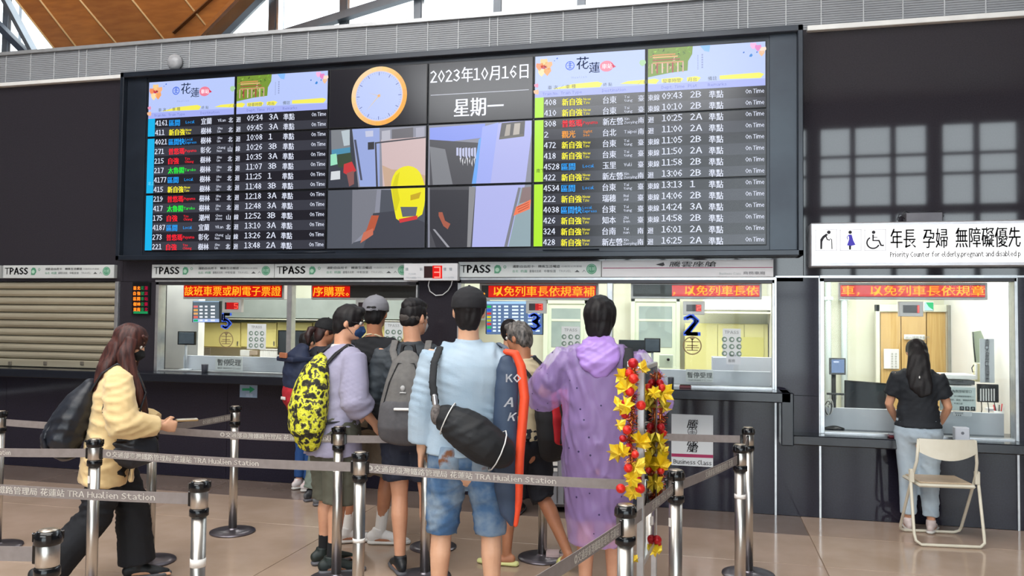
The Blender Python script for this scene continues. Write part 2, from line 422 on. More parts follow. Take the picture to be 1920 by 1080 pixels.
# counter ledges
led = struct(empty('counter'))
MB().box((-13, -.30, .985), (0.70, .45, 1.07), navy, bev=.008).build('ledge', led)
MB().box((0.62, -.30, .635), (0.72, -.002, 1.07), navy, bev=.008).build('ledge_drop', led)
MB().box((0.72, -.22, .635), (6.0, .45, .715), navy, bev=.008).build('ledge', led)
MB().box((-5.44, .30, 1.07), (-2.67, .34, 1.22), mat('inner_desk', '#c9ccd6', .45, col2='#bfc2cd', scale=4)).build('desk_screen', led)
MB().box((-2.27, .30, 1.07), (0.58, .34, 1.20), MATS['inner_desk']).build('desk_screen', led)
MB().box((0.96, .30, .715), (2.46, .34, .90), MATS['inner_desk']).build('desk_screen', led)

# ------------------------------------------------------------------ counter windows
def window(n, x0, x1, z0, z1, mulls):
    o = struct(empty('window_%d' % n)); f = .022
    MB().box((x0, -.02, z0), (x0 + f * 1.6, .10, z1), alu, bev=.002).build('window_frame', o)
    MB().box((x1 - f * .8, -.02, z0), (x1, .10, z1), alu, bev=.002).build('window_frame', o)
    MB().box((x0, -.02, z1 - .03), (x1, .10, z1), mat('dark_frame', '#3b3a3e', .4, .4), bev=.002).build('window_frame', o)
    MB().box((x0, -.03, z1), (x1, .02, z1 + .022), alu).build('window_frame', o)
    MB().box((x0, .0, z0), (x1, .08, z0 + .012), alu).build('window_frame', o)
    e = [x0] + mulls + [x1]
    for x in mulls: MB().box((x - .026, -.01, z0), (x + .026, .08, z1), alu, bev=.003).build('mullion', o)
    for a, b in zip(e, e[1:]): MB().box((a + .02, .03, z0), (b - .02, .036, z1 - .03), glass).build('glass_pane', o)
    return o
window(3, -5.56, -2.67, 1.07, 1.995, [-4.03])
window(4, -2.27, 0.59, 1.07, 2.015, [-.83])
window(5, 0.96, 2.46, .715, 2.03, [])

# roller shutter
shm = mat('shutter_metal', '#b5ad98', 0.36, 0.35, col2='#a39b88', scale=2, stretch=(.3, 1, 10))
sh = thing('roller_shutter', 'closed beige metal roller shutter of horizontal slats at the left end of the counter', 'shutter', (-7.8, 0, 1.07))
n = 10
for k in range(n):
    z0 = 1.16 + k * .0845; m = MB(); pr = [(-.0, 0), (-.02, .012), (-.03, .03), (-.03, .048), (-.018, .066), (0, .0735), (.008, .079)]
    for (ya, za), (yb, zb) in zip(pr, pr[1:]): m.poly([(-10.5, .03 + ya, z0 + za), (-6.05, .03 + ya, z0 + za), (-6.05, .03 + yb, z0 + zb), (-10.5, .03 + yb, z0 + zb)], shm, True)
    m.build('slat', sh)
bm_ = MB().box((-10.5, -.01, 1.075), (-6.05, .05, 1.155), shm, bev=.006); bm_.build('bottom_rail', sh)
for px in (19, 85, 154): c = P(px, 681, -.012); MB().box((c.x - .022, -.022, c.z - .02), (c.x + .022, -.008, c.z + .02), mat('latch_grey', '#7a7368', .5, .5), bev=.004).build('latch', sh)
MB().box((-6.06, -.02, 1.07), (-6.02, .05, 2.0), alu, bev=.003).build('guide_rail', sh)
MB().box((-10.5, .08, 1.07), (-6.02, .12, 2.0), back_m).build('shutter_backing', sh)

# ------------------------------------------------------------------ writing boards above the counter
INK = '#4a4d50'
def badge(mb, x, z, y, r, h, green):
    mb.poly([(x - r, y, z - h), (x + r * .3, y, z - h), (x + r, y, z - h * .3), (x + r, y, z + h * .3), (x + r * .5, y, z + h * .9), (x - r * .4, y, z + h), (x - r, y, z + h * .5)], green)
    mb.poly(disc((x + r * -.15, y - .001, z - h * .15), h * .5, 14), ink('#9fc4ae'))
def tpass(name, x0, x1, label, y=-.05, z0=2.035, z1=2.175):
    o = thing(name, label, 'sign', (x0, 0, z0), 'ticket pass boards above the counter windows')
    MB().box((x0, y, z0), (x1, 0.0, z1), mat('sign_face', '#c4c8c8', .45, col2='#bcc0c0', scale=2), bev=.002).build('board', o)
    m = MB(); W = x1 - x0; yy = y - .002; g = ink('#4c8a6c'); d = ink(INK)
    m.text('T', (x0 + .018 * W, yy, z0 + .042), .098, ink('#6f7374'), width=.042 * W, bold=.02); m.text('PASS', (x0 + .066 * W, yy, z0 + .042), .098, d, width=.165 * W, bold=.05)
    badge(m, x0 + .285 * W, z0 + .075, yy, .033, .04, g)
    ringf(m, (x0 + .335 * W, yy, z0 + .095), .009, .014, g, 14)
    m.text('通勤自由用卡·轉乘生活暢遊', (x0 + .39 * W, yy, z0 + .088), .028, d, width=.33 * W, bold=.01)
    m.text('行政院公共運輸', (x0 + .73 * W, yy, z0 + .09), .02, ink('#7a7d80'), width=.14 * W)
    xx = x0 + .39 * W
    for wd, c_, q in ((.045, g, '台北'), (.05, g, '桃園'), (.09, d, '基隆北北桃'), (.09, d, '中彰投苗'), (.095, ink('#7a7d80'), 'TRAVEL'), (.04, d, '▲'), (.03, ink('#7a7d80'), '人')):
        m.text(q, (xx, yy, z0 + .045), .026, c_, width=wd * W * .9); xx += (wd + .012) * W
    c = (x0 + .935 * W, yy, z0 + .073); m.poly(disc(c, .047, 28), g); ringf(m, (c[0], yy - .001, c[2]), .036, .039, ink('#a6cbb8'), 24)
    m.text('月票', (c[0], yy - .001, c[2] - .012), .035, ink('#a6cbb8'), align='C')
    m.build('lettering', o); return o
tpass('pass_sign', -7.47, -6.05, 'white TPASS sign board above the closed shutter')
tpass('pass_sign', -9.0, -7.51, 'end of a white sign board at the very left edge of the photo')
tpass('pass_sign', -5.59, -4.18, 'white TPASS sign board above the left pane with number 5')
tpass('pass_sign', -4.175, -2.72, 'white TPASS sign board left of the red numeral box')
tpass('pass_sign', -2.255, -.905, 'white TPASS sign board above the pane with number 3', z0=2.04, z1=2.185)
o = thing('business_sign', 'pale sign board with a thin red line and slanted black characters', 'sign', (-.9, 0, 2.04))
MB().box((-.90, -.05, 2.04), (.58, 0, 2.19), mat('sign_face2', '#cfcdd0', .45, col2='#c6c5c8', scale=2), bev=.002).build('board', o)
m = MB(); rect(m, -.89, 2.118, .575, 2.124, -.053, ink('#9c3f63'))
sl = (0.18, 0, 1)
m.text('騰雲座艙', (-.30, -.053, 2.133), .052, ink('#2c2c30'), width=.40, bold=.015, up=sl); m.poly([(-.42, -.053, 2.15), (-.35, -.053, 2.17), (-.34, -.053, 2.145), (-.36, -.053, 2.135)], ink('#2c2c30'))
m.text('Business Class', (.13, -.053, 2.06), .026, ink('#8b9a9a'), width=.18); m.text('商務車廂', (.33, -.053, 2.062), .03, ink('#6a6a70'), width=.18)
m.build('lettering', o)

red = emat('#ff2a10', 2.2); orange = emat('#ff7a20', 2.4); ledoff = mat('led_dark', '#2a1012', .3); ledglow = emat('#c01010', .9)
# numeral box in front of the boards
o = thing('queue_number_box', 'white box with a red lit numeral 3 hanging below the big board', 'number display', (-2.55, -.12, 2.0))
zb0, zb1 = P(757, 526, -.12).z, P(757, 494, -.12).z; xb0, xb1 = P(757, 510, -.12).x, P(858, 510, -.12).x
MB().box((xb0, -.12, zb0), (xb1, -.05, zb1), mat('box_white', '#c9c9cc', .4, col2='#c0c0c4', scale=3), bev=.003).build('case', o)
m = MB(); prect(m, 795, 499, 829, 521, -.122, ledoff); prect(m, 811, 498, 829, 522, -.1225, emat('#e01008', 1.0))
def seg7(m, px0, py0, px1, py1, n, y, mt, t=2.2):
    on = {'0': 'abcdef', '1': 'bc', '2': 'abged', '3': 'abgcd', '4': 'fgbc', '5': 'afgcd'}[n]; my = (py0 + py1) / 2; h = t / 2
    S = {'a': (px0, py0, px1, py0 + t), 'g': (px0, my - h, px1, my + h), 'd': (px0, py1 - t, px1, py1), 'f': (px0, py0, px0 + t, my), 'b': (px1 - t, py0, px1, my), 'e': (px0, my, px0 + t, py1), 'c': (px1 - t, my, px1, py1)}
    for s in on: prect(m, *S[s], y, mt)
seg7(m, 814, 500, 826, 521, '3', -.124, emat('#ff7468', 2.0))
for q, x, y_ in (('請', 760, 507), ('到', 787, 507), ('櫃', 831, 507), ('檯', 842, 507)): m.text(q, P(x, y_, -.1225), .032, ink('#7d8790'))
m.text('PLEASE', P(766, 515, -.1225), .02, ink('#97a0a8')); m.text('PROCEED TO', P(761, 522, -.1225), .02, ink('#97a0a8'), width=.15); m.text('COUNTER', P(832, 522, -.1225), .02, ink('#97a0a8'), width=.1)
m.build('display_face', o)
cb = [P(805 + 0 * k, 526, -.08) for k in (0,)] + [P(803, 535, -.05), P(806, 546, -.03), P(817, 554, -.02), P(830, 553, -.02), P(840, 545, -.02), P(846, 535, -.04), P(848, 526, -.08)]
MB().tube(cb, .005, whitep, 8).build('cable', o)

# ------------------------------------------------------------------ running LED signs inside the windows
def ledsign(px0, px1, py0, py1, body, tx0, tx1, label, y=.14, glow0=None):
    a, b = P(px0, py0, y), P(px1, py1, y); o = thing('led_sign', label, 'led sign', (a.x, y, b.z), 'running red letter signs behind the counter glass')
    MB().box((a.x - .02, y, b.z - .02), (b.x + .02, y + .07, a.z + .02), mat('led_case', '#c7c0c0', .4, .2), bev=.004).build('case', o)
    MB().box((a.x, y - .003, b.z), (b.x, y, a.z), mat('led_off', '#35302f', .35)).build('screen', o)
    m = MB(); t0, t1 = P(tx0, py0, y).x, P(tx1, py0, y).x; H = a.z - b.z
    g0 = P(glow0 or tx0, py0, y).x
    rect(m, g0 - .01, b.z + .004, min(t1 + .01, b.x), a.z - .004, y - .004, emat('#d81208', 1.0))
    m.text(body, (t0, y - .006, b.z + H * .2), H * .86, emat('#ff8a1c', 2.2), width=t1 - t0, bold=.012)
    m.build('lettering', o); return o
ledsign(347, 529, 535, 558, '該班車票或刷電子票證', 347, 527, 'red lit running sign at the left end reading about train tickets')
ledsign(587, 781, 536, 559, '序購票。', 588, 655, 'mostly dark running sign with three lit characters at its left')
ledsign(903, 1118, 535, 559, '，以免列車長依規章補', 906, 1115, 'red lit running sign over the interior timetable screen', glow0=918)
ledsign(1187, 1424, 534, 557, '，以免列車長依', 1262, 1422, 'running sign above number 2, its left third unlit')
ledsign(1578, 1847, 534, 558, '車，以免列車長依規章', 1578, 1846, 'red lit running sign above the wooden door window')
for n, px0, px1, py0, py1, dg, lab in ((0, 422, 447, 567, 580, '5', 'small red numeral box above the leftmost blue numeral'), (1, 672, 700, 567, 580, '4', 'small numeral box beside the grey cap'), (2, 992, 1018, 569, 582, '3', 'small red numeral box over the blue interior timetable'),
                                       (3, 1287, 1315, 571, 584, '2', 'small red numeral box on the pane right of the purple raincoat'), (4, 1693, 1724, 572, 587, '1', 'small numeral box above the wooden door')):
    y = .12; a, b = P(px0, py0, y), P(px1, py1, y); o = thing('counter_number_box', lab, 'number display', (a.x, y, b.z), 'red numeral boxes behind the glass')
    MB().box((a.x - .03, y, b.z - .03), (b.x + .03, y + .05, a.z + .03), MATS['led_case'], bev=.003).build('case', o)
    m = MB(); rect(m, a.x, b.z, b.x, a.z, y - .002, mat('num_off', '#3c2e34', .3)); rect(m, P(px1 - 9, 0, y).x, b.z, b.x, a.z, y - .003, emat('#c81418', .9))
    seg7(m, px1 - 8, py0 + 1.5, px1 - 1, py1 - 1.5, dg, y - .004, emat('#ff5040', 2.0), 1.3); m.build('display_face', o)

# blue numerals and brown railway emblems stuck on the glass
def emblem(mb, c, r, m, y):
    cx, cz = c; ringf(mb, (cx, y, cz), r * .87, r, m, 36); k = r
    for z_, w_ in ((.42, .72), (.0, .55), (-.22, .72), (-.5, .6)):
        rect(mb, cx - k * w_, cz + k * z_ - k * .05, cx + k * w_, cz + k * z_ + k * .05, y, m)
    rect(mb, cx - k * .06, cz - k * .5, cx + k * .06, cz + k * .75, y, m)
    mb.poly([(cx - k * .3, y, cz + k * .85), (cx + k * .3, y, cz + k * .85), (cx + k * .1, y, cz + k * .6), (cx - k * .1, y, cz + k * .6)], m)
blue = ink('#3f6cf4'); brown = ink('#8a7653')
for dg, px, py, h, ex, ey in (('5', 424, 616, .21, 424, 637), ('4', 706, 612, .20, 0, 0), ('3', 1002, 619, .21, 0, 0), ('2', 1297, 628, .24, 1298, 648)):
    o = thing('glass_numeral', 'big blue numeral %s stuck on the counter glass' % {'5': 'five, leftmost,', '4': 'four, hidden behind the grey cap,', '3': 'three, over the blue timetable,', '2': 'two, alone on the right pane,'}[dg], 'sticker', P(px, py, .026), None)
    MB().text(dg, P(px, py, .026), h, blue, align='C', bold=.062).build('numeral', o)
    if ex:
        q = P(ex, ey, .026); o = thing('railway_emblem', 'brown round railway emblem under the blue numeral %s' % {'5': 'five at the left', '2': 'two at the right'}[dg], 'sticker', q, None); m = MB(); emblem(m, (q.x, q.z), .082, brown, .026); m.build('emblem_print', o)
for px, py0, py1, lab, hid in ((481, 607, 655, 'round-icon poster beside the brown emblem at the far left window', 0), (738, 604, 640, 'ticket pass poster behind the men by the grey cap', 0), (1070, 612, 660, 'ticket pass poster with nine round icons left of the purple raincoat', 0), (1372, 616, 684, 'round-icon poster at the right end, with an extra sheet below', 1)):
    y = .022; a, b = P(px - 17, py0, y), P(px + 17, py1 if not hid else 662, y)
    o = thing('pass_poster', lab, 'poster', (a.x, y, b.z), 'ticket pass posters on the glass')
    MB().box((a.x, y, b.z), (b.x, y + .003, a.z), ink('#cfd3d4')).build('sheet', o)
    m = MB(); cx = (a.x + b.x) / 2; m.text('TPASS', (cx, y - .002, a.z - .045), .036, ink('#6d7073'), align='C')
    for i in range(3):
        for j in range(3):
            c = (cx + (j - 1) * .062, y - .002, a.z - .095 - i * .062); m.poly(disc(c, .023, 16), ink('#6f8578')); m.poly(disc((c[0] + .004, y - .003, c[2]), .012, 8), ink('#cfd3d4'))
    if hid:
        m2 = P(1360, 683, y); MB().box((a.x + .03, y, m2.z), (b.x, y + .003, b.z), ink('#c6cbd2')).build('sheet', o)
        m.text('開放中', (cx + .01, y - .002, b.z - .03), .02, ink('#6d7073'), align='C'); m.text('服務', (cx, y - .002, m2.z + .02), .03, ink('#6d7073'), align='C')
    m.build('lettering', o)
# ================================================================== BIG DEPARTURE BOARD
BX0, BX1, BZ0, BZ1 = -5.95, 0.815, 2.215, 4.185
SX0, SW, SH, SZT, SY = -5.655, 1.03, 0.594, 4.089, -0.10
board = thing('departure_board', 'huge dark-framed departure board of eighteen screens above the ticket windows', 'display board', (-2.6, 0, BZ0))
m = MB().box((BX0 + .02, -.085, BZ0 + .02), (BX1 - .02, 0.0, BZ1 - .02), darkmetal); m.build('backing', board)
for a, b in (((BX0, -.16, BZ1 - .055), (BX1, -.02, BZ1)), ((BX0, -.16, BZ0), (BX1, -.02, BZ0 + .05)), ((BX0, -.16, BZ0), (BX0 + .045, -.02, BZ1)), ((BX1 - .045, -.16, BZ0), (BX1, -.02, BZ1))):
    MB().box(a, b, darkmetal, bev=.006).build('frame_bar', board)
MB().box((BX0 + .045, -.10, BZ0 + .05), (SX0 - .02, -.08, BZ1 - .05), darkmetal, bev=.003).build('side_panel', board)
MB().box((SX0 + 6 * SW + .02, -.10, BZ0 + .05), (BX1 - .045, -.08, BZ1 - .05), mat('side_panel_worn', '#39434e', .35, .2, col2='#2b333f', scale=2), bev=.003).build('side_panel', board)
for a, b in ((1.5, 2.1), (4.1, 4.6)): MB().tube([(SX0 + a * SW, -.115, BZ0 + .068), (SX0 + b * SW, -.115, BZ0 + .07)], .006, darkmetal).build('conduit', board)
WH = emat('#c9cede', 1.25); BL = emat('#1c9af2', 1.2); RD = emat('#f02030', 1.2); GR = emat('#22e03a', 1.2); YE = emat('#f0e428', 1.2); OR = emat('#f59a28', 1.1)
ROW = [emat('#24232a', .9, .16), emat('#3a3b44', 1.0, .16)]; HD = emat('#b4c4f4', 1.0); HD2 = emat('#a2acee', 1.0); YB = emat('#f0e85a', 1.0)
CY = emat('#12a8dc', 1.1); LIME = emat('#a8e016', 1.05); scrm = emat('#24232a', .9, .16)
def scr(c, r, label=None):
    o = tag(empty('screen', (SX0 + c * SW, SY, SZT - (r + 1) * SH)), label); o.parent = board
    o.location = Vector((SX0 + c * SW, SY, SZT - (r + 1) * SH)) - board.location
    x0, z0 = SX0 + c * SW, SZT - (r + 1) * SH
    mm = MB(); mm.box((x0 + .004, SY, z0 + .004), (x0 + SW - .004, SY + .05, z0 + SH - .004), black, bev=.003); mm.build('bezel', o)
    return o, x0 + .014, z0 + .012, SW - .028, SH - .024
def sx(c, f): return SX0 + c * SW + f * SW          # column c, fraction f
PITCH = SH / 6
def rowz(k): return SZT - (k + 1) * PITCH           # bottom of slot k (0..17)
TY = {'L': ('區間', 'Local', BL), 'E': ('區間快', 'Local\nExpress', BL), 'N': ('新自強', 'New\nTzu', YE), 'P': ('普悠瑪', 'Puyuma', RD), 'T': ('自強', 'Tze\nChiang', RD), 'K': ('太魯閣', 'Taroko', GR), 'S': ('觀光', 'Sight\nSee', OR)}
DS = {'宜蘭': 'Yilan', '樹林': 'Shu\nlin', '彰化': 'Chang\nhua', '潮州': 'Chao\nzhou', '台東': 'Tai\ntung', '新左營': 'Xin\nZuoying', '台北': 'Taipei', '玉里': 'Yuli', '瑞穗': 'Rui\nsui', '知本': 'Zhi\nben', '台南': 'Tai\nnan'}
TL = [('4161', 'L', '宜蘭', '北迴', '09:34', '3A'), ('411', 'N', '樹林', '北迴', '09:45', '3A'), ('4021', 'E', '樹林', '北迴', '10:08', '1'), ('271', 'P', '彰化', '山線', '10:26', '3B'), ('215', 'T', '樹林', '北迴', '10:35', '3A'), ('217', 'K', '樹林', '北迴', '11:07', '3B'), ('4177', 'L', '樹林', '北迴', '11:25', '1'), ('415', 'N', '樹林', '北迴', '11:48', '3B'),
      ('219', 'P', '樹林', '北迴', '12:18', '3A'), ('417', 'K', '樹林', '北迴', '12:48', '3A'), ('175', 'T', '潮州', '山線', '12:52', '3B'), ('4187', 'L', '宜蘭', '北迴', '13:10', '3A'), ('273', 'P', '彰化', '山線', '13:26', '2A'), ('221', 'T', '樹林', '北迴', '13:48', '2A')]
TR = [('408', 'N', '台東', '臺東線', '09:43', '2B'), ('410', 'N', '台東', '臺東線', '10:10', '2B'), ('308', 'P', '新左營', '南迴', '10:25', '2A'), ('2', 'S', '台北', '南迴', '11:00', '2A'), ('472', 'N', '台東', '臺東線', '11:05', '2B'), ('418', 'N', '台東', '臺東線', '11:50', '2A'), ('4528', 'L', '玉里', '臺東線', '11:58', '2B'), ('422', 'N', '新左營', '南迴', '13:06', '2B'),
      ('4534', 'L', '台東', '臺東線', '13:13', '1'), ('222', 'N', '瑞穗', '臺東線', '14:06', '2B'), ('4038', 'E', '台東', '臺東線', '14:24', '3A'), ('426', 'N', '知本', '臺東線', '14:58', '2B'), ('324', 'N', '台南', '南迴', '16:01', '2A'), ('428', 'N', '新左營', '南迴', '16:25', '2A')]
def fromL(px0, px1, px, xa, xb): return xa + (px - px0) / (px1 - px0) * (xb - xa)
def two(mb, s, x, z, y, m, h, w_=None):
    a = s.split('\n')
    if len(a) == 1: mb.text(a[0], (x, y, z + .030), .038, m, bold=.01, maxw=w_)
    else:
        mb.text(a[0], (x, y, z + .050), .032, m, bold=.01, maxw=w_); mb.text(a[1], (x, y, z + .018), .032, m, bold=.01, maxw=w_)
def header(mb, x0, w_, z1, y, right, T):
    zb = rowz(3)
    rect(mb, x0, zb, x0 + w_, z1, y, HD); rect(mb, x0, zb, x0 + w_, zb + .062, y - .001, HD2); y2 = y - .002; y3 = y - .003
    blob = lambda cx, cz, r, c, n=9, k=.25: mb.poly([(cx + r * (1 + k * math.sin(i * 2.4)) * math.cos(i * 6.283 / n), y2 - .0004, cz + r * (1 + k * math.sin(i * 2.4)) * math.sin(i * 6.283 / n)) for i in range(n)], emat(c, 1.0))
    dk = emat('#23304e', 1.0)
    if not right:
        for i in range(5):                                           # hibiscus
            a = i * 1.257 + .4; cx, cz = x0 + .085 + .045 * math.cos(a), z1 - .105 + .05 * math.sin(a); blob(cx, cz, .036, ['#f3b07a', '#f2c98c', '#ef8f5e', '#f5d9a6', '#f0a060'][i], 8)
        blob(x0 + .075, z1 - .10, .022, '#c03048', 7); blob(x0 + .10, z1 - .10, .012, '#8a2036', 7); blob(x0 + .012, z1 - .27, .02, '#e690b0', 7); blob(x0 + .012, z1 - .33, .025, '#f0b890', 7)
        blob(x0 + .205, z1 - .03, .008, '#3868c8', 6); blob(x0 + .18, z1 - .05, .005, '#3868c8', 6); blob(x0 + w_ - .02, z1 - .12, .03, '#a8d0a0', 8, .1)
        c = (x0 + .325, y3, z1 - .105); b3 = emat('#2858d0', 1.1); ringf(mb, c, .034, .042, b3, 24); rect(mb, c[0] - .026, c[2] - .003, c[0] + .026, c[2] + .003, y3, b3); rect(mb, c[0] - .02, c[2] + .014, c[0] + .02, c[2] + .02, y3, b3); rect(mb, c[0] - .02, c[2] - .024, c[0] + .02, c[2] - .018, y3, b3); rect(mb, c[0] - .004, c[2] - .024, c[0] + .004, c[2] + .034, y3, b3)
        mb.text('花', (x0 + .385, y3, z1 - .135), .125, dk, bold=.012); mb.text('蓮', (x0 + .50, y3, z1 - .175), .105, dk, bold=.012)
        pk = emat('#e88098', 1.0); mb.poly(disc((x0 + .66, y2, z1 - .13), .05, 20, sx=1.25), pk); mb.poly([(x0 + .70, y2, z1 - .10), (x0 + .745, y2, z1 - .14), (x0 + .70, y2, z1 - .155)], emat('#d02848', 1.0)); mb.text('車站', (x0 + .665, y3, z1 - .15), .05, emat('#fbeef4', 1.1), align='C', bold=.02)
        mb.text('H u a l i e n', (x0 + .34, y3, z1 - .225), .026, emat('#8c9ccc', 1.0))
        mb.poly([(x0 + .15, y2, zb + .072), (x0 + .60, y2, zb + .066), (x0 + .625, y2, zb + .10), (x0 + .58, y2, zb + .118), (x0 + .35, y2, zb + .108)], YB); mb.poly([(x0 + .78, y2, zb + .085), (x0 + w_, y2, zb + .07), (x0 + w_, y2, zb + .11), (x0 + .85, y2, zb + .105)], YB)
        g = emat('#56605c', 1.0); mb.text('車 次 / 車 種', (x0 + .12, y3, zb + .072), .04, g, width=.26); mb.text('終 點', (x0 + .63, y3, zb + .072), .036, g); mb.text('/ 經', (x0 + w_ - .06, y3, zb + .075), .036, g)
        v = emat('#6c76b8', 1.0); mb.text('Train No.', (x0 + .07, y3, zb + .018), .034, v); mb.text('Train Type', (x0 + .24, y3, zb + .018), .036, v); mb.text('Destination', (x0 + .62, y3, zb + .018), .036, v)
    else:
        random.seed(5)
        mb.poly([(x0, y2, z1), (x0 + .39, y2, z1), (x0 + .385, y2, z1 - .07), (x0 + .35, y2, z1 - .13), (x0 + .345, y2, z1 - .215), (x0 + .2, y2, z1 - .225), (x0, y2, z1 - .255)], emat('#7a9a34', .9))
        for i in range(70):
            cx, cz = x0 + random.uniform(.01, .36), z1 - random.uniform(.01, .2)
            if cx > x0 + .33 and cz < z1 - .09: continue
            c = random.choice(['#86c43c', '#4f7426', '#a6d850', '#2e3c1c', '#6a8a30']) if (cz > z1 - .07 or cx > x0 + .24) else random.choice(['#c08850', '#8a4c38', '#d8a068', '#5a3028', '#c8888a', '#e0c0a0'])
            mb.poly([(cx + random.uniform(-.018, .018), y2 - .0002 * i / 7, cz + random.uniform(-.022, .022)) for _ in range(3)], emat(c, .9))
        for k, (zz, w2, c) in enumerate(((.055, .20, '#d89858'), (.075, .22, '#e8b878'), (.10, .24, '#a05c3c'), (.125, .27, '#d8a070'))): rect(mb, x0 + .04, z1 - zz - .012, x0 + .04 + w2, z1 - zz, y3 - .001, emat(c, .9))
        for k in range(7): rect(mb, x0 + .03 + k * .045, z1 - .225, x0 + .042 + k * .045, z1 - .135, y3 - .001, emat(['#d8b0a0', '#b03c48', '#e8c8b8'][k % 3], .9))
        mb.poly([(x0 + .45, y2, z1), (x0 + .54, y2, z1), (x0 + .53, y2, z1 - .06), (x0 + .49, y2, z1 - .05)], emat('#84b8f4', 1.0))
        for i in range(3): blob(x0 + w_ - .10 + i * .04, z1 - .03 - .02 * i, .028, ['#f0b0dc', '#e080c0', '#f4d8c8'][i], 8)
        blob(x0 + w_ - .03, z1 - .10, .025, '#e8b890', 8); blob(x0 + w_ - .12, z1 - .115, .015, '#2a80d0', 5); blob(x0 + w_ - .18, z1 - .085, .008, '#2a68c0', 5); blob(x0 + w_ - .07, z1 - .09, .008, '#4a78c8', 5)
        for k in range(9): rect(mb, x0 + .43, z1 - .09 - k * .015, x0 + .438, z1 - .082 - k * .015, y3, emat('#8c98c4', 1.0))
        for k in range(6): rect(mb, x0 + .465, z1 - .09 - k * .022, x0 + .478, z1 - .076 - k * .022, y3, emat('#8c98c4', 1.0))
        yb = lambda a, b: mb.poly([(x0 + a, y2, zb + .075), (x0 + b - .03, y2, zb + .066), (x0 + b, y2, zb + .10), (x0 + b - .04, y2, zb + .115), (x0 + a, y2, zb + .108)], YB)
        yb(0, .10); yb(.12, .31); yb(.34, .46); yb(.62, w_ - .01)
        g = emat('#56605c', 1.0); v = emat('#6c76b8', 1.0)
        mb.text('發車時間', (x0 + .13, y3, zb + .072), .04, g); mb.text('月台', (x0 + .35, y3, zb + .072), .04, g); mb.text('備註', (x0 + .52, y3, zb + .072), .04, g)
        mb.text('Dept. Time', (x0 + .12, y3, zb + .018), .036, v); mb.text('Plat', (x0 + .35, y3, zb + .018), .036, v); mb.text('Remarks', (x0 + .52, y3, zb + .018), .036, v)
def timetable(c0, T, barm, side):
    names = 'left' if side == 'L' else 'right'
    for r in range(3):
        ks = range(4, 6) if r == 0 else range(r * 6, r * 6 + 6)
        o, x0, z0, w_, h = scr(c0, r, 'screen with %s' % ('picture heading and first trains' if r == 0 else 'train numbers and destinations')); mb = MB(); y = SY - .001
        for k in ks: rect(mb, x0, max(z0, rowz(k)), x0 + w_, min(z0 + h, rowz(k) + PITCH), y, ROW[k % 2])
        if r == 0: header(mb, x0, w_, z0 + h, y, False, T)
        rect(mb, x0, z0, x0 + .082, min(z0 + h, rowz(ks[0]) + PITCH), y - .001, barm)
        if r == 1: mb.text('北上' if side == 'L' else '南下', (x0 + .02, y - .003, rowz(ks[-2])), .04, ROW[0] if side == 'R' else emat('#7ad8f0', 1.1))
        for k in ks:
            n_, ty, ds, ln, tm, pf = T[k - 4]; z = rowz(k) ; yy = y - .003; q = TY[ty]
            mb.text(n_, (x0 + .09, yy, z + .022), .074, WH, bold=.022, width=.034 * len(n_) + .008 if len(n_) > 1 else None)
            mb.text(q[0], (x0 + .255, yy, z + .016), .072, q[2], width=.062 * len(q[0]), bold=.025)
            two(mb, q[1], x0 + .255 + .065 * max(3, len(q[0])), z, yy, q[2], 0, .13)
            mb.text(ds, (x0 + .63, yy, z + .016), .072, WH, width=.06 * len(ds), bold=.02); two(mb, DS[ds], x0 + .82, z, yy, WH, 0, .12)
            mb.text(ln[0], (x0 + .945, yy, z + .02), .06, WH, bold=.02, maxw=.05)
        mb.build('picture', o)
        o, x0, z0, w_, h = scr(c0 + 1, r, 'screen with %s' % ('picture heading and first departure times' if r == 0 else 'departure times and platforms')); mb = MB()
        for k in ks: rect(mb, x0, max(z0, rowz(k)), x0 + w_, min(z0 + h, rowz(k) + PITCH), y, ROW[k % 2])
        if r == 0: header(mb, x0, w_, z0 + h, y, True, T)
        for k in ks:
            n_, ty, ds, ln, tm, pf = T[k - 4]; z = rowz(k); yy = y - .003
            mb.text(ln[1:], (x0 + .002, yy, z + .02), .06, WH, bold=.02, width=.05 * len(ln[1:]))
            mb.text(tm, (x0 + .125, yy, z + .024), .078, WH, width=.175, bold=.02); mb.text(pf, (x0 + .37, yy, z + .024), .078, WH, bold=.02)
            mb.text('準點', (x0 + .53, yy, z + .016), .072, WH, width=.12, bold=.02); mb.text('On Time', (x0 + w_ - .01, yy, z + .035), .052, WH, width=.155, align='R', bold=.015)
        mb.build('picture', o)
timetable(0, TL, CY, 'L'); timetable(4, TR, LIME, 'R')
# clock
o, x0, z0, w_, h = scr(2, 0, 'screen with an orange-rimmed clock face'); mb = MB(); y = SY - .001
rect(mb, x0, z0, x0 + w_, z0 + h, y, scrm); c = (sx(2, .515), y - .001, SZT - .5 * SH + .003); RR = .288
for i in range(60):
    a0, a1 = i * 6.2832 / 60, (i + 1) * 6.2832 / 60; t_ = .5 + .5 * math.sin(a0 - .9)
    col = '#%02x%02x%02x' % (int(238 - 0 * t_), int(166 + 50 * t_), int(62 + 100 * t_))
    col = '#%02x%02x%02x' % (240, 8 * int((168 + 48 * t_) / 8), 16 * int((70 + 100 * t_) / 16))
    mb.poly([(c[0] + r_ * math.cos(a), c[1], c[2] + r_ * math.sin(a)) for r_, a in ((.245, a0), (RR, a0), (RR, a1), (.245, a1))], emat(col, 1.0))
mb.poly(disc((c[0], y - .002, c[2]), .248, 48), emat('#f0c8a8', 1.0)); mb.poly(disc((c[0], y - .003, c[2]), .24, 48), emat('#b8c6f2', 1.0))
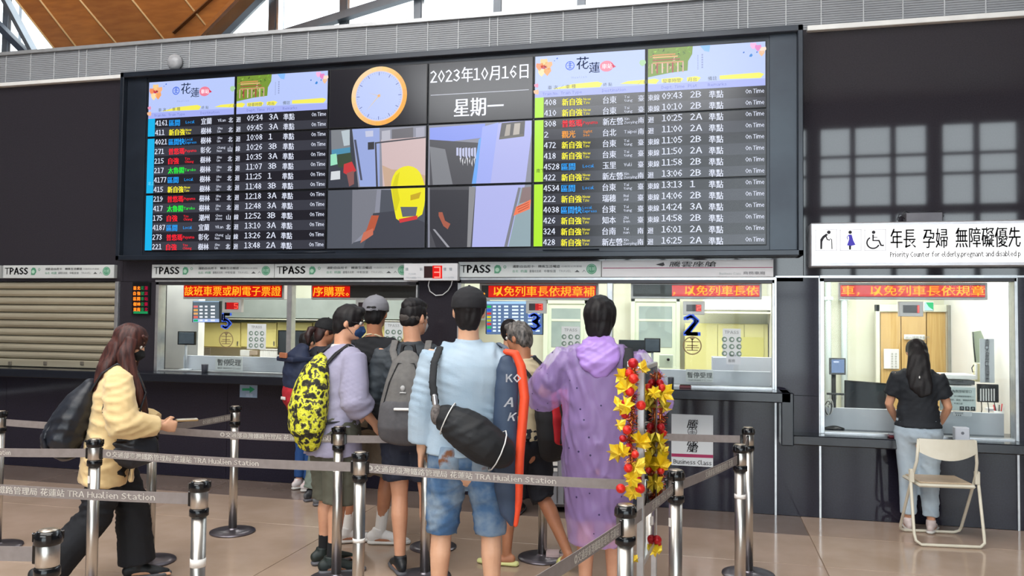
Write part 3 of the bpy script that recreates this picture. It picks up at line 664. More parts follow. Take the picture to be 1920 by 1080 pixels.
for i in range(60):
    a = i * 6.2832 / 60; r1 = .20 if i % 5 == 0 else .218; wq = .004 if i % 5 == 0 else .002; d_ = Vector((math.cos(a), 0, math.sin(a))); n_ = Vector((-d_.z, 0, d_.x)); cc = Vector((c[0], y - .004, c[2]))
    mb.poly([cc + d_ * r1 - n_ * wq, cc + d_ * .232 - n_ * wq, cc + d_ * .232 + n_ * wq, cc + d_ * r1 + n_ * wq], emat('#7680b8' if i % 5 == 0 else '#9aa4d4', 1.0))
for a, L_, wq, cl in ((R(162), .12, .007, '#c8c4cc'), (R(228), .19, .005, '#e4c890')):
    d_ = Vector((math.cos(a), 0, math.sin(a))); n_ = Vector((-d_.z, 0, d_.x)); cc = Vector((c[0], y - .005, c[2])); mb.poly([cc - d_ * .02 - n_ * wq, cc + d_ * L_, cc - d_ * .02 + n_ * wq], emat(cl, 1.0))
mb.poly(disc((c[0], y - .006, c[2]), .014, 14), emat('#e8b070', 1.0)); mb.build('picture', o)
# date
o, x0, z0, w_, h = scr(3, 0, 'screen with the date in white'); mb = MB(); rect(mb, x0, z0, x0 + w_, z0 + h, y, scrm)
W2 = emat('#e4e8f4', 1.3); mb.text('2023年10月16日', (x0 + .01, y - .002, z0 + .385), .155, W2, width=.955, bold=.012); rect(mb, x0 + .015, z0 + .262, x0 + w_ - .03, z0 + .268, y - .002, emat('#c8ccd8', 1.0))
mb.text('星期一', (x0 + .25, y - .002, z0 + .06), .19, W2, width=.48, bold=.02); mb.build('picture', o)
# camera feed spread over four screens; flat picture, clipped per screen
def clip_poly(pts, x0, x1, z0, z1):
    for ax, lim, sg in ((0, x0, 1), (0, x1, -1), (1, z0, 1), (1, z1, -1)):
        out = []
        for i in range(len(pts)):
            a, b = pts[i], pts[(i + 1) % len(pts)]; da, db = sg * (a[ax] - lim), sg * (b[ax] - lim)
            if da >= 0: out.append(a)
            if da * db < 0: t_ = da / (da - db); out.append((a[0] + (b[0] - a[0]) * t_, a[1] + (b[1] - a[1]) * t_))
        pts = out
        if len(pts) < 3: return []
    return pts
feed = []
def fd(col, *pp): feed.append((col, [(P(a, b, SY).x, P(a, b, SY).z) for a, b in pp]))
fd('#8c8e9c', (615, 238), (1003, 222), (1000, 470), (610, 472))
fd('#3c3f4a', (615, 240), (660, 240), (672, 350), (662, 472), (610, 472)); fd('#7e8288', (621, 243), (655, 241), (658, 300), (622, 300)); fd('#4d8fb0', (622, 281), (657, 276), (657, 290), (622, 294)); fd('#9adfbe', (620, 290), (631, 288), (633, 308), (620, 311)); fd('#3a4a38', (632, 290), (658, 286), (662, 312), (634, 314))
fd('#b8c4cc', (640, 246), (656, 243), (656, 272), (645, 274)); fd('#c8383c', (645, 308), (660, 303), (668, 320), (655, 330), (644, 324)); fd('#8a5a58', (650, 325), (664, 320), (664, 345), (655, 350)); fd('#d4d8dc', (621, 322), (638, 320), (638, 336), (620, 338))
fd('#98a8dc', (660, 238), (712, 236), (712, 350), (675, 350)); fd('#4c5064', (664, 262), (668, 262), (680, 338), (676, 338)); fd('#c4c8e0', (685, 246), (700, 245), (700, 256), (686, 257)); fd('#35353c', (690, 267), (702, 266), (702, 280), (690, 281))
fd('#d0b8b8', (715, 262), (800, 256), (800, 320), (800, 352), (718, 352)); fd('#c8a890', (717, 310), (735, 318), (760, 318), (800, 330), (800, 352), (722, 352)); fd('#44444c', (703, 267), (800, 256), (800, 258.5), (706, 269.5), (709, 350), (705.5, 350)); fd('#6c6a70', (735, 243), (775, 239), (775, 258), (735, 261)); fd('#b8b8c4', (716, 246), (732, 244), (732, 263), (716, 265)); fd('#a8a8b8', (780, 240), (796, 238), (796, 256), (780, 258))
fd('#50545e', (610, 356), (662, 356), (662, 455), (700, 445), (712, 400), (715, 356), (803, 356), (803, 472), (610, 472)); fd('#7a7c86', (661, 356), (707, 356), (702, 410), (690, 430), (660, 458)); fd('#42444e', (700, 400), (745, 395), (803, 420), (803, 472), (680, 472))
fd('#efe61c', (733, 352), (734, 341), (737, 331), (742, 322), (749, 316), (757, 312.5), (766, 311), (775, 313), (782, 317), (788, 324), (792, 333), (795, 342), (798, 352), (798, 366), (796, 385), (792, 402), (783, 408), (752, 416), (743, 410), (740, 395), (736, 372)); fd('#d8cf14', (735, 352), (742, 330), (750, 322), (745, 350), (750, 375), (744, 395), (740, 395)); fd('#60646e', (751, 388), (783, 388), (780, 405), (755, 407)); fd('#c8a818', (770, 366), (790, 360), (786, 372), (770, 376)); fd('#d03a3c', (748, 411), (783, 404), (783, 411), (750, 418))
fd('#b8583c', (697, 404), (711, 404), (702, 432), (690, 440), (678, 454), (682, 440), (688, 430)); fd('#c87058', (682, 436), (700, 428), (700, 440), (690, 447), (676, 456))
fd('#8c9cec', (806, 240), (910, 232), (910, 258), (806, 270)); fd('#4e4e54', (806, 262), (898, 268), (893, 345), (885, 470), (806, 470)); fd('#7e8086', (806, 275), (835, 280), (850, 350), (812, 350)); fd('#38383f', (806, 356), (888, 356), (878, 470), (820, 470), (806, 430))
for i in range(7): fd('#c0c4e4', (856 + i * 5.5, 277 + (i % 3)), (860 + i * 5.5, 277), (860 + i * 5.5, 292 + (i * 7) % 11), (856 + i * 5.5, 292)) ; fd('#d8d8de', (862 + i * 4.4, 296 + (i * 5) % 14), (864.5 + i * 4.4, 296), (864 + i * 4.4, 306 + (i * 5) % 9))
fd('#6ca8f4', (898, 262), (912, 250), (905, 300), (893, 345), (888, 380), (885, 345)); fd('#b0b4ea', (905, 240), (945, 229), (985, 226), (1000, 226), (985, 345), (957, 470), (885, 470), (893, 345)); fd('#a0acf0', (905, 238), (935, 230), (920, 345), (893, 345)); fd('#8c8c90', (880, 350), (892, 350), (882, 470), (876, 470)); fd('#5c5a5c', (941, 231), (985, 227), (983, 256), (936, 262)); fd('#aca49c', (950, 234), (958, 233), (956, 254), (946, 256)); fd('#b8b0a8', (965, 232), (976, 231), (974, 252), (962, 254)); fd('#6a6862', (936, 262), (983, 256), (981, 251), (937, 257))
fd('#7c7e88', (972, 352), (977, 352), (950, 470), (944, 470)); fd('#8fa4ac', (978, 352), (1000, 350), (1000, 470), (952, 470)); fd('#8a7474', (980, 352), (1000, 350), (1000, 375), (974, 382)); fd('#f07850', (968, 388), (996, 374), (994, 392), (963, 405)); 
for k in range(3): fd('#a84830', (970 + 1 * k, 388 + 4.5 * k), (992, 379 + 4 * k), (992, 380.5 + 4 * k), (970 + 1 * k, 389.5 + 4.5 * k))
fd('#a85c48', (823, 398), (830, 398), (835, 414), (845, 420), (840, 430), (832, 424), (823, 405)); fd('#9c9ca4', (812, 430), (816, 430), (845, 465), (840, 465))
for c_ in (2, 3):
    for r in (1, 2):
        o, x0, z0, w_, h = scr(c_, r, 'screen with part of a camera feed'); mb = MB(); rect(mb, x0, z0, x0 + w_, z0 + h, y, scrm)
        for i, (col, pts) in enumerate(feed):
            q = clip_poly(pts, x0, x0 + w_, z0, z0 + h)
            if q: mb.poly([(a, y - .0012 - i * .0001, b) for a, b in q], emat(col, .95))
        mb.build('picture', o)

# ================================================================== PRIORITY COUNTER LIGHT BOX
a, b = P(1520, 418, -.18), P(1520, 500, -.18)
lb = thing('priority_sign', 'glowing white light box sign with pictograms and grey characters at upper right', 'sign', (a.x, 0, b.z))
zt, zb_ = a.z, b.z + .0
MB().box((a.x, -.17, zb_), (3.4, 0, zt), mat('lightbox_frame', '#c4c2c6', .35, .6, col2='#b9b7bb'), bev=.008).build('frame', lb)
MB().box((a.x + .03, -.18, zb_ + .03), (3.37, -.165, zt - .03), emat('#ffffff', 0.95, .5, '#9a9a9a')).build('glowing_face', lb)
m = MB(); yy = -.182; k = ink('#57565e'); k2 = mat('sign_grey', '#26252c', .8, bump=.01)
z0 = zb_; 
def PL(px, py): return P(px, py, yy)
for px in (1549, 1595, 1641):
    q0, q1 = PL(px - 20, 470), PL(px + 20, 430)
    for s_, t_ in ((q0, 0), (q1, 0)): pass
    g2 = ink('#c9c9d2'); rect(m, q0.x, q0.z, q1.x, q0.z + .004, yy, g2); rect(m, q0.x, q1.z - .004, q1.x, q1.z, yy, g2); rect(m, q0.x, q0.z, q0.x + .004, q1.z, yy, g2); rect(m, q1.x - .004, q0.z, q1.x, q1.z, yy, g2)
def pp(mt, *pts): m.poly([PL(x_, y_) for x_, y_ in pts], mt)
def pd(mt, x_, y_, r): c_ = PL(x_, y_); m.poly(disc((c_.x, yy - .0005, c_.z), r, 16), mt)
def pl(mt, r, *pts): m.tube([PL(x_, y_) for x_, y_ in pts], r, mt, 6)
pd(k2, 1554, 435.5, .015); pp(k2, (1549, 438), (1553, 440), (1545, 447), (1542, 453), (1541.5, 467), (1538, 467), (1538, 449), (1542, 443)); pl(k2, .005, (1548, 440), (1551, 449), (1556, 450)); pl(k2, .0035, (1556, 447.5), (1559.5, 449), (1560, 467))
pu = ink('#4438b8'); pd(k2, 1594, 435.5, .014); pp(pu, (1591, 440), (1597, 440), (1600, 451), (1604, 459), (1596, 461), (1588, 460), (1591, 452), (1592, 448)); pl(pu, .003, (1591, 441), (1588, 445), (1590, 449)); pp(k2, (1591.5, 460), (1596, 460), (1595.5, 468), (1592, 468))
pd(k2, 1638, 435.5, .014); pl(k2, .007, (1637, 440), (1637, 451), (1648, 451), (1652, 460), (1657, 460)); pl(k2, .003, (1638, 445), (1645, 445)); 
cc = PL(1637, 455); m.tube([(cc.x + .047 * math.cos(t_), yy, cc.z + .047 * math.sin(t_)) for t_ in [R(120 + i * 12) for i in range(19)]], .006, k2, 6)
def tx(s, px0, px1, py, h, mt, bold=0.0): p0, p1 = PL(px0, py), PL(px1, py); m.text(s, p0, h, mt, width=p1.x - p0.x, bold=bold)
tx('年長', 1670, 1717, 462, .172, k2, .012); tx('孕婦', 1731, 1777, 462, .172, k2, .012); tx('無障礙優先', 1792, 1914, 461, .175, k2, .012)
tx('Priority Counter for elderly,pregnant and disabled p', 1669, 1914, 482, .056, k2, .02)
m.build('lettering', lb)
o = thing('control_box', 'grey box with cables standing on top of the priority light box', 'box', P(1732, 410, -.08)); q0, q1 = P(1697, 411, -.1), P(1765, 399, -.1)
MB().box((q0.x, -.14, zt), (q1.x, -.03, q1.z), mat('box_grey', '#6d6c72', .5, .3, col2='#64636a'), bev=.004).build('case', o)
MB().tube([(q0.x + .01, -.09, zt + .02), (q0.x - .02, -.09, zt + .05), (q0.x + .0, -.09, q1.z + .02), (q0.x + .04, -.09, q1.z + .005)], .004, black).build('cable', o)
MB().tube([(q1.x - .01, -.09, zt + .02), (q1.x + .02, -.09, zt + .05), (q1.x + .0, -.09, q1.z + .02), (q1.x - .04, -.09, q1.z + .005)], .004, black).build('cable', o)
# small dome on the fascia
c = P(329, 117, -.02); o = thing('dome_lamp', 'round pale dome fixed on the grey fascia above the big board', 'lamp', c)
dm = MB(); dm.lathe((0, 0, 0), [(.085, 0), (.085, .012), (.078, .03), (.06, .05), (.03, .062), (.002, .066)], mat('dome_white', '#b4b6ba', .3, col2='#9c9ea3', scale=9), 28, mtx=Matrix.Translation(c) @ Matrix.Rotation(R(90), 4, 'X')); dm.build('dome', o)

# pillar reflection imitated by a glowing character panel, and other things on the pillars and lower wall
a, b = P(249, 529, -.03), P(279, 590, -.03); o = thing('pillar_reflection', 'glowing panel standing for a reflection of orange and green characters on the dark left pillar', 'led sign', (a.x, -.03, b.z))
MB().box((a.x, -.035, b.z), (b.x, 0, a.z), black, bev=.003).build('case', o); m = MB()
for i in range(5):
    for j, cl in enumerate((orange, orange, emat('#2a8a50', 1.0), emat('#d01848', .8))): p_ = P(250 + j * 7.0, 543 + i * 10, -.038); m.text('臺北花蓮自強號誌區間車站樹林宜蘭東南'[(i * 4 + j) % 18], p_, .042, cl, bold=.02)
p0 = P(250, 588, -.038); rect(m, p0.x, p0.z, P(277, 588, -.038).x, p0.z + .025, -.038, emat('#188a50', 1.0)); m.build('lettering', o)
a, b = P(450, 716, -.006), P(482, 746, -.006); o = thing('arrow_notice', 'small bluish notice with a green arrow on the dark wall below the counter', 'notice', (a.x, -.006, b.z))
MB().box((a.x, -.006, b.z), (b.x, -.001, a.z), ink('#8fa6c0')).build('sheet', o); m = MB(); gq = ink('#1f9a6a'); q = lambda x_, y_: P(x_, y_, -.008)
m.poly([q(454, 728), (q(468, 728)), q(468, 724), q(478, 730), q(468, 737), q(468, 732.5), q(454, 732.5)], gq); m.text('排隊', q(461, 744), .04, ink('#c6d4e4')); m.build('lettering', o)
a, b = P(1259, 776, -.006), P(1337, 876, -.006); o = thing('business_class_notice', 'white notice reading Business Class on the dark wall under the counter', 'notice', (a.x, -.006, b.z))
MB().box((a.x, -.006, b.z), (b.x, -.001, a.z), ink('#d2d6da')).build('sheet', o); m = MB(); q = lambda x_, y_: P(x_, y_, -.008); mg = ink('#a02858'); kk = ink('#26262a')
m.poly([q(1259, 856), q(1337, 859), q(1337, 853), q(1259, 850)], mg)
for s_, y_ in (('騰', 801), ('座', 834), ('艙', 846)): m.text(s_, q(1288, y_), .082, kk, width=.09, bold=.02, up=sl)
emblem(m, (q(1298, 809).x, q(1298, 809).z), .04, kk, -.008); m.text('Business Class', q(1263, 869), .052, kk, width=.325, bold=.025); m.build('lettering', o)
# items on the ledges
o = thing('acrylic_slip_box', 'small white acrylic box standing on the low right-hand counter ledge', 'box', P(1803, 822, -.12)); a, b = P(1790, 825, -.12), P(1817, 802, -.12)
MB().box((a.x, -.14, .715), (b.x, -.06, b.z), mat('acrylic_white', '#c4c8d2', .3), bev=.005).build('case', o); m = MB(); m.poly(disc(((a.x + b.x) / 2, -.1415, (.715 + b.z) / 2 + .01), .012, 14), ink('#6a6e78')); m.build('slot', o)
o = thing('ink_pad', 'small dark red ink pad on the low ledge left of the woman in black', 'stationery', (P(1675, 820, -.1).x, -.1, .715)); x_ = P(1675, 820, -.1).x
MB().box((x_ - .04, -.14, .715), (x_ + .04, -.07, .735), mat('pad_red', '#5a1420', .4), bev=.004).build('base', o); MB().box((x_ - .036, -.136, .735), (x_ + .036, -.074, .748), mat('pad_lid', '#8c8a94', .3), bev=.004).build('lid', o)
for px, s_, lab in ((385, 1.0, 'dark cup standing on the ledge below the blue 5'), (1258, .8, 'small dark cup on the ledge right of the garland'),):
    q_ = P(px, 695, -.02); o = thing('cup', lab, 'cup', (q_.x, -.03, 1.07)); MB().lathe((q_.x, -.03, 1.07), [(.026 * s_, 0), (.03 * s_, .003), (.034 * s_, .08), (.034 * s_, .085), (.029 * s_, .082), (.026 * s_, .02)], mat('cup_dark', '#4a4c55', .4, col2='#42444c')).build('body', o)
q_ = P(1285, 718, -.1); o = thing('red_stamp_box', 'low dark red box on the ledge right of the garland', 'box', (q_.x, -.1, 1.07)); MB().box((q_.x - .05, -.14, 1.07), (q_.x + .05, -.07, 1.092), mat('box_red', '#5c2028', .4), bev=.004).build('body', o); MB().box((q_.x - .046, -.136, 1.092), (q_.x + .046, -.074, 1.10), black, bev=.003).build('lid', o)
def plate(px0, py0, px1, py1, y, lab, lines, name='counter_plate', col='#c6c9cc'):
    a, b = P(px0, py0, y), P(px1, py1, y); o = thing(name, lab, 'sign', (a.x, y, b.z)); MB().box((a.x, y, b.z), (b.x, y + .006, a.z), mat('plate_' + col[1:], col, .4), bev=.001).build('panel', o); m = MB(); H = a.z - b.z; n = len(lines)
    for i, (s_, fr, cl, wd, xo) in enumerate(lines): m.text(s_, (a.x + (b.x - a.x) * xo, y - .002, b.z + H * fr), H * wd, ink(cl), maxw=(b.x - a.x) * (.97 - xo), bold=.015)
    m.build('lettering', o); return o
plate(404, 668, 454, 696, .1, 'grey plate reading suspended service under the blue 5', [('暫停', .40, '#84868a', .5, .08), ('受理', .40, '#84868a', .5, .5), ('TEMPORARILY CLOSED', .12, '#9a9ca0', .16, .08)])
plate(1286, 692, 1337, 717, .1, 'grey plate with worn characters under the blue 2', [('暫停受理', .35, '#84868a', .5, .05), ('TEMPORARILY CLOSED', .08, '#9a9ca0', .16, .08)])
# ================================================================== INSIDE THE BOOTH
def pbox(px0, py0, px1, py1, y, d, m, name, parent, bev=.003):
    a, b = P(px0, py0, y), P(px1, py1, y); return MB().box((a.x, y, b.z), (b.x, y + d, a.z), m, bev=bev).build(name, parent)
def fwall(name, label, cat, px, py, y, group=None): q = P(px, py, y); return thing(name, label, cat, q, group)
Bk = BY - .02
scrn = mat('monitor_face', '#2d3238', .2, col2='#363c43', scale=3)
# left room: soffit, cabinets
o = fwall('overhead_duct', 'grey boxed duct along the top of the back wall behind the left window', 'duct', 450, 600, 2.1)
pbox(366, 558, 900, 601, 2.1, .45, grayp, 'body', o); pbox(366, 598, 900, 603, 2.08, .02, offw, 'edge', o)
for i, (a, b) in enumerate(((367, 450), (452, 518), (520, 585), (587, 660), (662, 735), (737, 850))):
    o = fwall('wall_cabinet', ['cream wall cabinet left of the blue 5', 'cream wall cabinet behind the blue 5 and emblem', 'cream wall cabinet above the dark screen', 'cream wall cabinet above the navy backpack', 'cream wall cabinet behind the men in masks', 'cream wall cabinet behind the grey cap'][i], 'cabinet', a, 650, 2.3, 'cream cabinets on the booth wall')
    pbox(a, 604, b, 652, 2.25, .33, creamy, 'body', o); pbox(a + 1, 605, b - 1, 651, 2.235, .014, creamy, 'door', o); pbox(b - 6, 640, b - 4, 648, 2.225, .01, steel, 'handle', o)
o = fwall('dark_panel', 'large dark grey screen under the cabinets behind the mullion', 'screen', 560, 665, 2.2); pbox(521, 619, 640, 668, 2.15, .05, black, 'case', o); pbox(523, 621, 638, 666, 2.14, .012, scrn, 'screen', o)
o = fwall('radiator', 'white ribbed radiator below the cabinets', 'radiator', 500, 690, 2.3)
for i in range(14): pbox(487 + i * 3.2, 656, 489.4 + i * 3.2, 693, 2.2, .05, whitep, 'rib', o, .004)
pbox(486, 654, 533, 657, 2.19, .07, whitep, 'top_rail', o)
for i, px in enumerate((352, 368, 388)):
    o = fwall('wall_notice', 'small white notice on the booth wall, %s by the left monitor' % ['leftmost', 'middle', 'rightmost'][i], 'notice', px, 668, 2.45, 'small notices on the booth wall'); pbox(px - 6, 652, px + 6, 666, 2.4, .01, whitep, 'sheet', o); m = MB()
    for k in range(3): q = P(px - 4, 655 + k * 4, 2.395); m.text('公告事項', q, .02, ink('#8a8c90'))
    m.build('lettering', o)
o = fwall('thermometer_unit', 'white control unit with papers under the poster', 'device', 465, 668, 2.3); pbox(450, 656, 467, 668, 2.2, .08, whitep, 'case', o); pbox(468, 657, 482, 666, 2.2, .05, mat('panel_brown', '#a89888', .5), 'panel', o)
def info_screen(px0, py0, px1, py1, y, lab, kind):
    o = fwall('timetable_screen', lab, 'screen', px0, py1, y); pbox(px0 - 1, py0 - 1, px1 + 1, py1 + 1, y, .04, black, 'case', o); m = MB(); yy = y - .003
    prect(m, px0, py0, px1, py1, yy, emat('#6a84b0' if kind else '#6c7884', .85)); prect(m, px0, py0, px1, py0 + 5 if kind else py0 + 1, yy - .001, emat('#a8d0f8', 1.1))
    n = int((py1 - py0) / 6.5)
    for i in range(n):
        yq = py0 + 8 + i * 6.5
        if yq > py1 - 3: break
        prect(m, px0 + 1, yq, px0 + 9, yq + 4, yy - .002, emat(['#2ac060', '#3060e0', '#e03838', '#e0d020', '#c0c020', '#e03838'][i % 6] if kind else ['#f07878', '#f0b060', '#f0b070', '#f07060', '#20b070'][i % 5], 1.0))
        for k, w_ in ((12, 6), (22, 5), (33, 8), (48, 12), (64, 6), (78, 9), (92, 8)):
            if px0 + k + w_ < px1: prect(m, px0 + k, yq, px0 + k + w_, yq + 3.4, yy - .002, emat('#e4f0ff' if kind else '#e8e8f0', 1.1))
    if not kind: prect(m, px0, py1 - 6, px1, py1, yy - .001, emat('#a8bcf0', 1.1))
    m.build('picture', o)
info_screen(362, 565, 411, 604, .9, 'small colourful timetable screen at the left end behind glass', 0)
info_screen(912, 565, 1017, 627, 1.1, 'blue timetable screen inside behind the man in the denim shirt', 1)
def pole_display(px, py0, py1, w_, y, base, lab):
    o = fwall('customer_display', lab, 'monitor', px, py1, y); pbox(px - w_, py0, px + w_, py1, y, .03, black, 'case', o); pbox(px - w_ + 2, py0 + 2, px + w_ - 2, py1 - 2, y - .004, .006, mat('lcd_face', '#4c5560', .25, col2='#5a6470'), 'screen', o)
    a, b = P(px, py1 - 3, y + .02), P(px, py1 + 30, y + .02); MB().tube([(a.x, a.y, a.z), (a.x, a.y, base)], .012, mat('stand_grey', '#a6aab2', .4), 10).build('pole', o); MB().lathe((a.x, a.y, base), [(.07, 0), (.07, .008), (.02, .014)], MATS['stand_grey']).build('base', o)
pole_display(349, 621, 647, 16, .22, 1.07, 'customer display on a grey pole at the left end of the counter')
pole_display(1223, 634, 661, 15, .22, 1.07, 'customer display on a pole right of the purple raincoat')
o = fwall('desk_monitor', 'grey desk monitor partly hidden behind the purple raincoat', 'monitor', 1190, 665, .7); pbox(1160, 637, 1222, 662, .7, .03, scrn, 'screen', o); q = P(1190, 660, .72); MB().tube([q, (q.x, q.y, 1.0)], .02, black).build('stand', o)
# room behind window B
def doorset(n, px0, px1, py0, y, lab, fill, glassy):
    o = struct(empty('door_%d' % n)); pbox(px0 - 7, py0 - 8, px0, 730, y - .02, .06, greenw, 'door_frame', o); pbox(px1, py0 - 8, px1 + 7, 730, y - .02, .06, greenw, 'door_frame', o); pbox(px0 - 7, py0 - 8, px1 + 7, py0, y - .02, .06, greenw, 'door_frame', o)
    pbox(px0, py0, px1, 730, y, .03, fill, 'door_leaf', o)
    if glassy: pbox(px0 + 8, py0 + 8, px1 - 8, 652, y - .006, .01, glassy, 'door_light', o); pbox(px0 + 8, 598, px1 - 8, 603, y - .012, .01, greenw, 'bar', o)
    return o
gp = mat('frosted_light', '#9aa8a4', .3, col2='#8b9a98', scale=5)
doorset(1, 1026, 1096, 570, 2.45, '', greenw, gp); doorset(2, 1190, 1268, 566, 2.45, '', greenw, gp)
o = fwall('yellow_cabinet', 'pale yellow cabinet wall behind the blue 2', 'cabinet', 1290, 700, 2.3); pbox(1284, 606, 1440, 700, 2.3, .28, mat('yellow_green_laminate', '#d3cf90', .45, col2='#ccc888', scale=3), 'body', o)
for a, b in ((1285, 1345), (1346, 1395), (1396, 1432)): pbox(a, 608, b, 698, 2.285, .014, MATS['yellow_green_laminate'], 'door', o)
pbox(1385, 632, 1432, 686, 2.275, .01, mat('panel_olive', '#c3bf6c', .5), 'panel', o)
o = fwall('wall_rail', 'white boxed rail high on the wall behind window 2', 'duct', 1330, 600, 2.1); pbox(1318, 555, 1460, 582, 2.1, .3, whitep, 'body', o); pbox(1318, 584, 1460, 589, 2.08, .3, offw, 'lip', o)
o = fwall('desk_partition', 'low grey desk partition with papers behind the blue 2', 'partition', 1330, 716, .8); pbox(1334, 668, 1452, 722, .8, .03, MATS['inner_desk'], 'panel', o); pbox(1336, 670, 1375, 716, .79, .01, mat('paper_bluegrey', '#b8bccb', .6), 'paper', o)
o = fwall('hand_sanitizer_box', 'pale wall box with a small dark button, right of the display', 'device', 1250, 680, 1.2); pbox(1236, 665, 1262, 690, 1.2, .05, mat('pale_green_box', '#bcc8b4', .5), 'case', o); q = P(1253, 674, 1.19); MB().lathe((0, 0, 0), [(.016, 0), (.016, .006), (.008, .01)], black, 12, mtx=Matrix.Translation(q) @ Matrix.Rotation(R(90), 4, 'X')).build('button', o)
# room C
yd = 2.45
o = struct(empty('door_3')); wd = mat('oak_door', '#cfae72', .45, col2='#c09c5f', scale=4, stretch=(14, 1, .6), bump=.03)
pbox(1642, 571, 1651, 830, yd - .03, .07, offw, 'door_frame', o); pbox(1775, 571, 1783, 830, yd - .03, .07, offw, 'door_frame', o); pbox(1642, 571, 1783, 585, yd - .03, .07, offw, 'door_frame', o)
for a, b in ((1651, 1690), (1690, 1738), (1738, 1775)): pbox(a, 585, b, 830, yd, .04, wd, 'door_board', o)
pbox(1777, 572, 1787, 720, 2.35, .05, mat('steel_channel', '#9b9b92', .35, .6, col2='#8a8a82', scale=14), 'channel', o)
o = fwall('door_paper', 'white paper taped on the left of the wooden door', 'notice', 1657, 692, 2.42); pbox(1657, 654, 1686, 692, 2.42, .006, whitep, 'sheet', o); m = MB()
for k in range(2): q = P(1671 + k * 7, 660, 2.414); [m.text(ch, (q.x, q.y, q.z - .03 - i * .028), .022, ink('#8b8d84')) for i, ch in enumerate('請隨手關門謝謝')]
m.build('lettering', o)
o = fwall('door_strip', 'small white label strip above the red paper diamond', 'notice', 1696, 637, 2.42); pbox(1695, 627, 1734, 637, 2.42, .006, whitep, 'sheet', o); m = MB(); q = P(1698, 635, 2.414); m.text('出入請隨手關門', q, .036, ink('#8b8d84'), width=.24); m.build('lettering', o)
o = fwall('red_diamond', 'red cut-paper diamond on the wooden door', 'decoration', 1713, 662, 2.42); m = MB(); rdm = mat('paper_red', '#d8323c', .5, col2='#c82a36')
q = lambda x_, y_: P(x_, y_, 2.41); ctr = [(1713, 639), (1727, 651), (1713, 663), (1699, 651)]; f = [q(*p_) for p_ in ctr]; bk = [p_ + Vector((0, .006, 0)) for p_ in f]; m.poly(f[::-1], rdm); m.poly(bk, rdm)
for i in range(4): m.poly([f[i], f[(i + 1) % 4], bk[(i + 1) % 4], bk[i]], rdm)
m.poly(disc(q(1713, 658) + Vector((0, -.002, 0)), .03, 12), ink('#e8b0a0')); m.poly(disc(q(1713, 649) + Vector((0, -.003, 0)), .018, 12), ink('#f0d0c0')); m.build('diamond', o)
o = fwall('exit_sign', 'small green and white emergency sign right of the numeral box 1', 'sign', 1733, 583, .5); pbox(1733, 566, 1751, 583, .5, .03, whitep, 'case', o); m = MB(); prect(m, 1734, 567, 1750, 582, .497, emat('#c8f0f0', 1.0)); m.poly([P(x_, y_, .495) for x_, y_ in ((1736, 567), (1750, 567), (1750, 581), (1742, 576))], emat('#12c070', 1.1)); m.build('picture', o)
for px in (1553, 1583):
    o = fwall('wall_pipe', 'pale vertical pipe on the booth wall, %s of the pair' % ('left' if px < 1560 else 'right'), 'pipe', px, 720, 2.5); a = P(px, 540, 2.5); MB().tube([(a.x, 2.52, 2.74), (a.x, 2.52, .1)], .035, mat('pipe_white', '#cfdcdc', .4)).build('pipe', o); MB().box((a.x - .05, 2.48, 1.9), (a.x + .05, 2.6, 1.94), MATS['pipe_white']).build('bracket', o)
o = fwall('touch_display', 'small blue-screen display on a black pole at the left of the priority window', 'monitor', 1571, 735, .3); pbox(1555, 671, 1586, 703, .3, .03, black, 'case', o); m = MB(); prect(m, 1559, 674, 1583, 699, .297, emat('#6884b8', .8)); prect(m, 1563, 677, 1573, 680, .295, emat('#c8d4f0', .9)); m.build('picture', o)
a = P(1563, 702, .33); MB().tube([(a.x, .33, a.z), (a.x, .33, .74)], .02, black).build('pole', o); MB().lathe((a.x, .33, .715), [(.09, 0), (.09, .01), (.03, .03)], black).build('base', o)
o = fwall('pole_bracket', 'black bracket arm with clips on the display pole', 'bracket', 1560, 740, .28); a = P(1550, 738, .28); b = P(1584, 738, .28); MB().box((a.x, .27, a.z - .01), (b.x, .3, a.z + .008), black, bev=.003).build('arm', o)
for k in range(3): x_ = a.x + .03 + k * .05; MB().tube([(x_, .285, a.z), (x_, .285, a.z - .05)], .004, steel).build('clip', o)
o = fwall('coiled_cables', 'tangle of black and white cables at the lower left of the priority window', 'cable', 1552, 780, .25)
for k in range(5):
    cx, cz = P(1550 + k * 3, 768, .25).x, P(1550, 768 - k % 3 * 3, .25).z; rr_ = .035 + .008 * (k % 3)
    MB().tube([(cx + rr_ * .6 * math.cos(i * .524), .22 + .03 * k, cz + rr_ * 1.4 * math.sin(i * .524)) for i in range(12)], .004, black if k % 2 else whitep, 6, closed=True).build('loop', o)
o = fwall('computer_monitor', 'large dark flat computer monitor left of the woman in the black shirt', 'monitor', 1620, 778, .55)
f = [P(1583, 713, .5), P(1661, 719, .62), P(1661, 778, .62), P(1583, 772, .5)]; dd = Vector((.02, .04, 0)); m = MB(); m.poly(f[::-1], black); m.poly([p_ + dd for p_ in f], black)
for i in range(4): m.poly([f[i], f[(i + 1) % 4], f[(i + 1) % 4] + dd, f[i] + dd], black)
m.build('case', o); c_ = sum(f, Vector()) / 4; f2 = [c_ + (p_ - c_) * .93 + Vector((0, -.004, 0)) for p_ in f]; m = MB(); m.poly(f2[::-1], scrn); m.build('screen', o); MB().tube([(c_.x, c_.y + .06, c_.z), (c_.x, c_.y + .06, .6)], .03, black).build('stand', o)
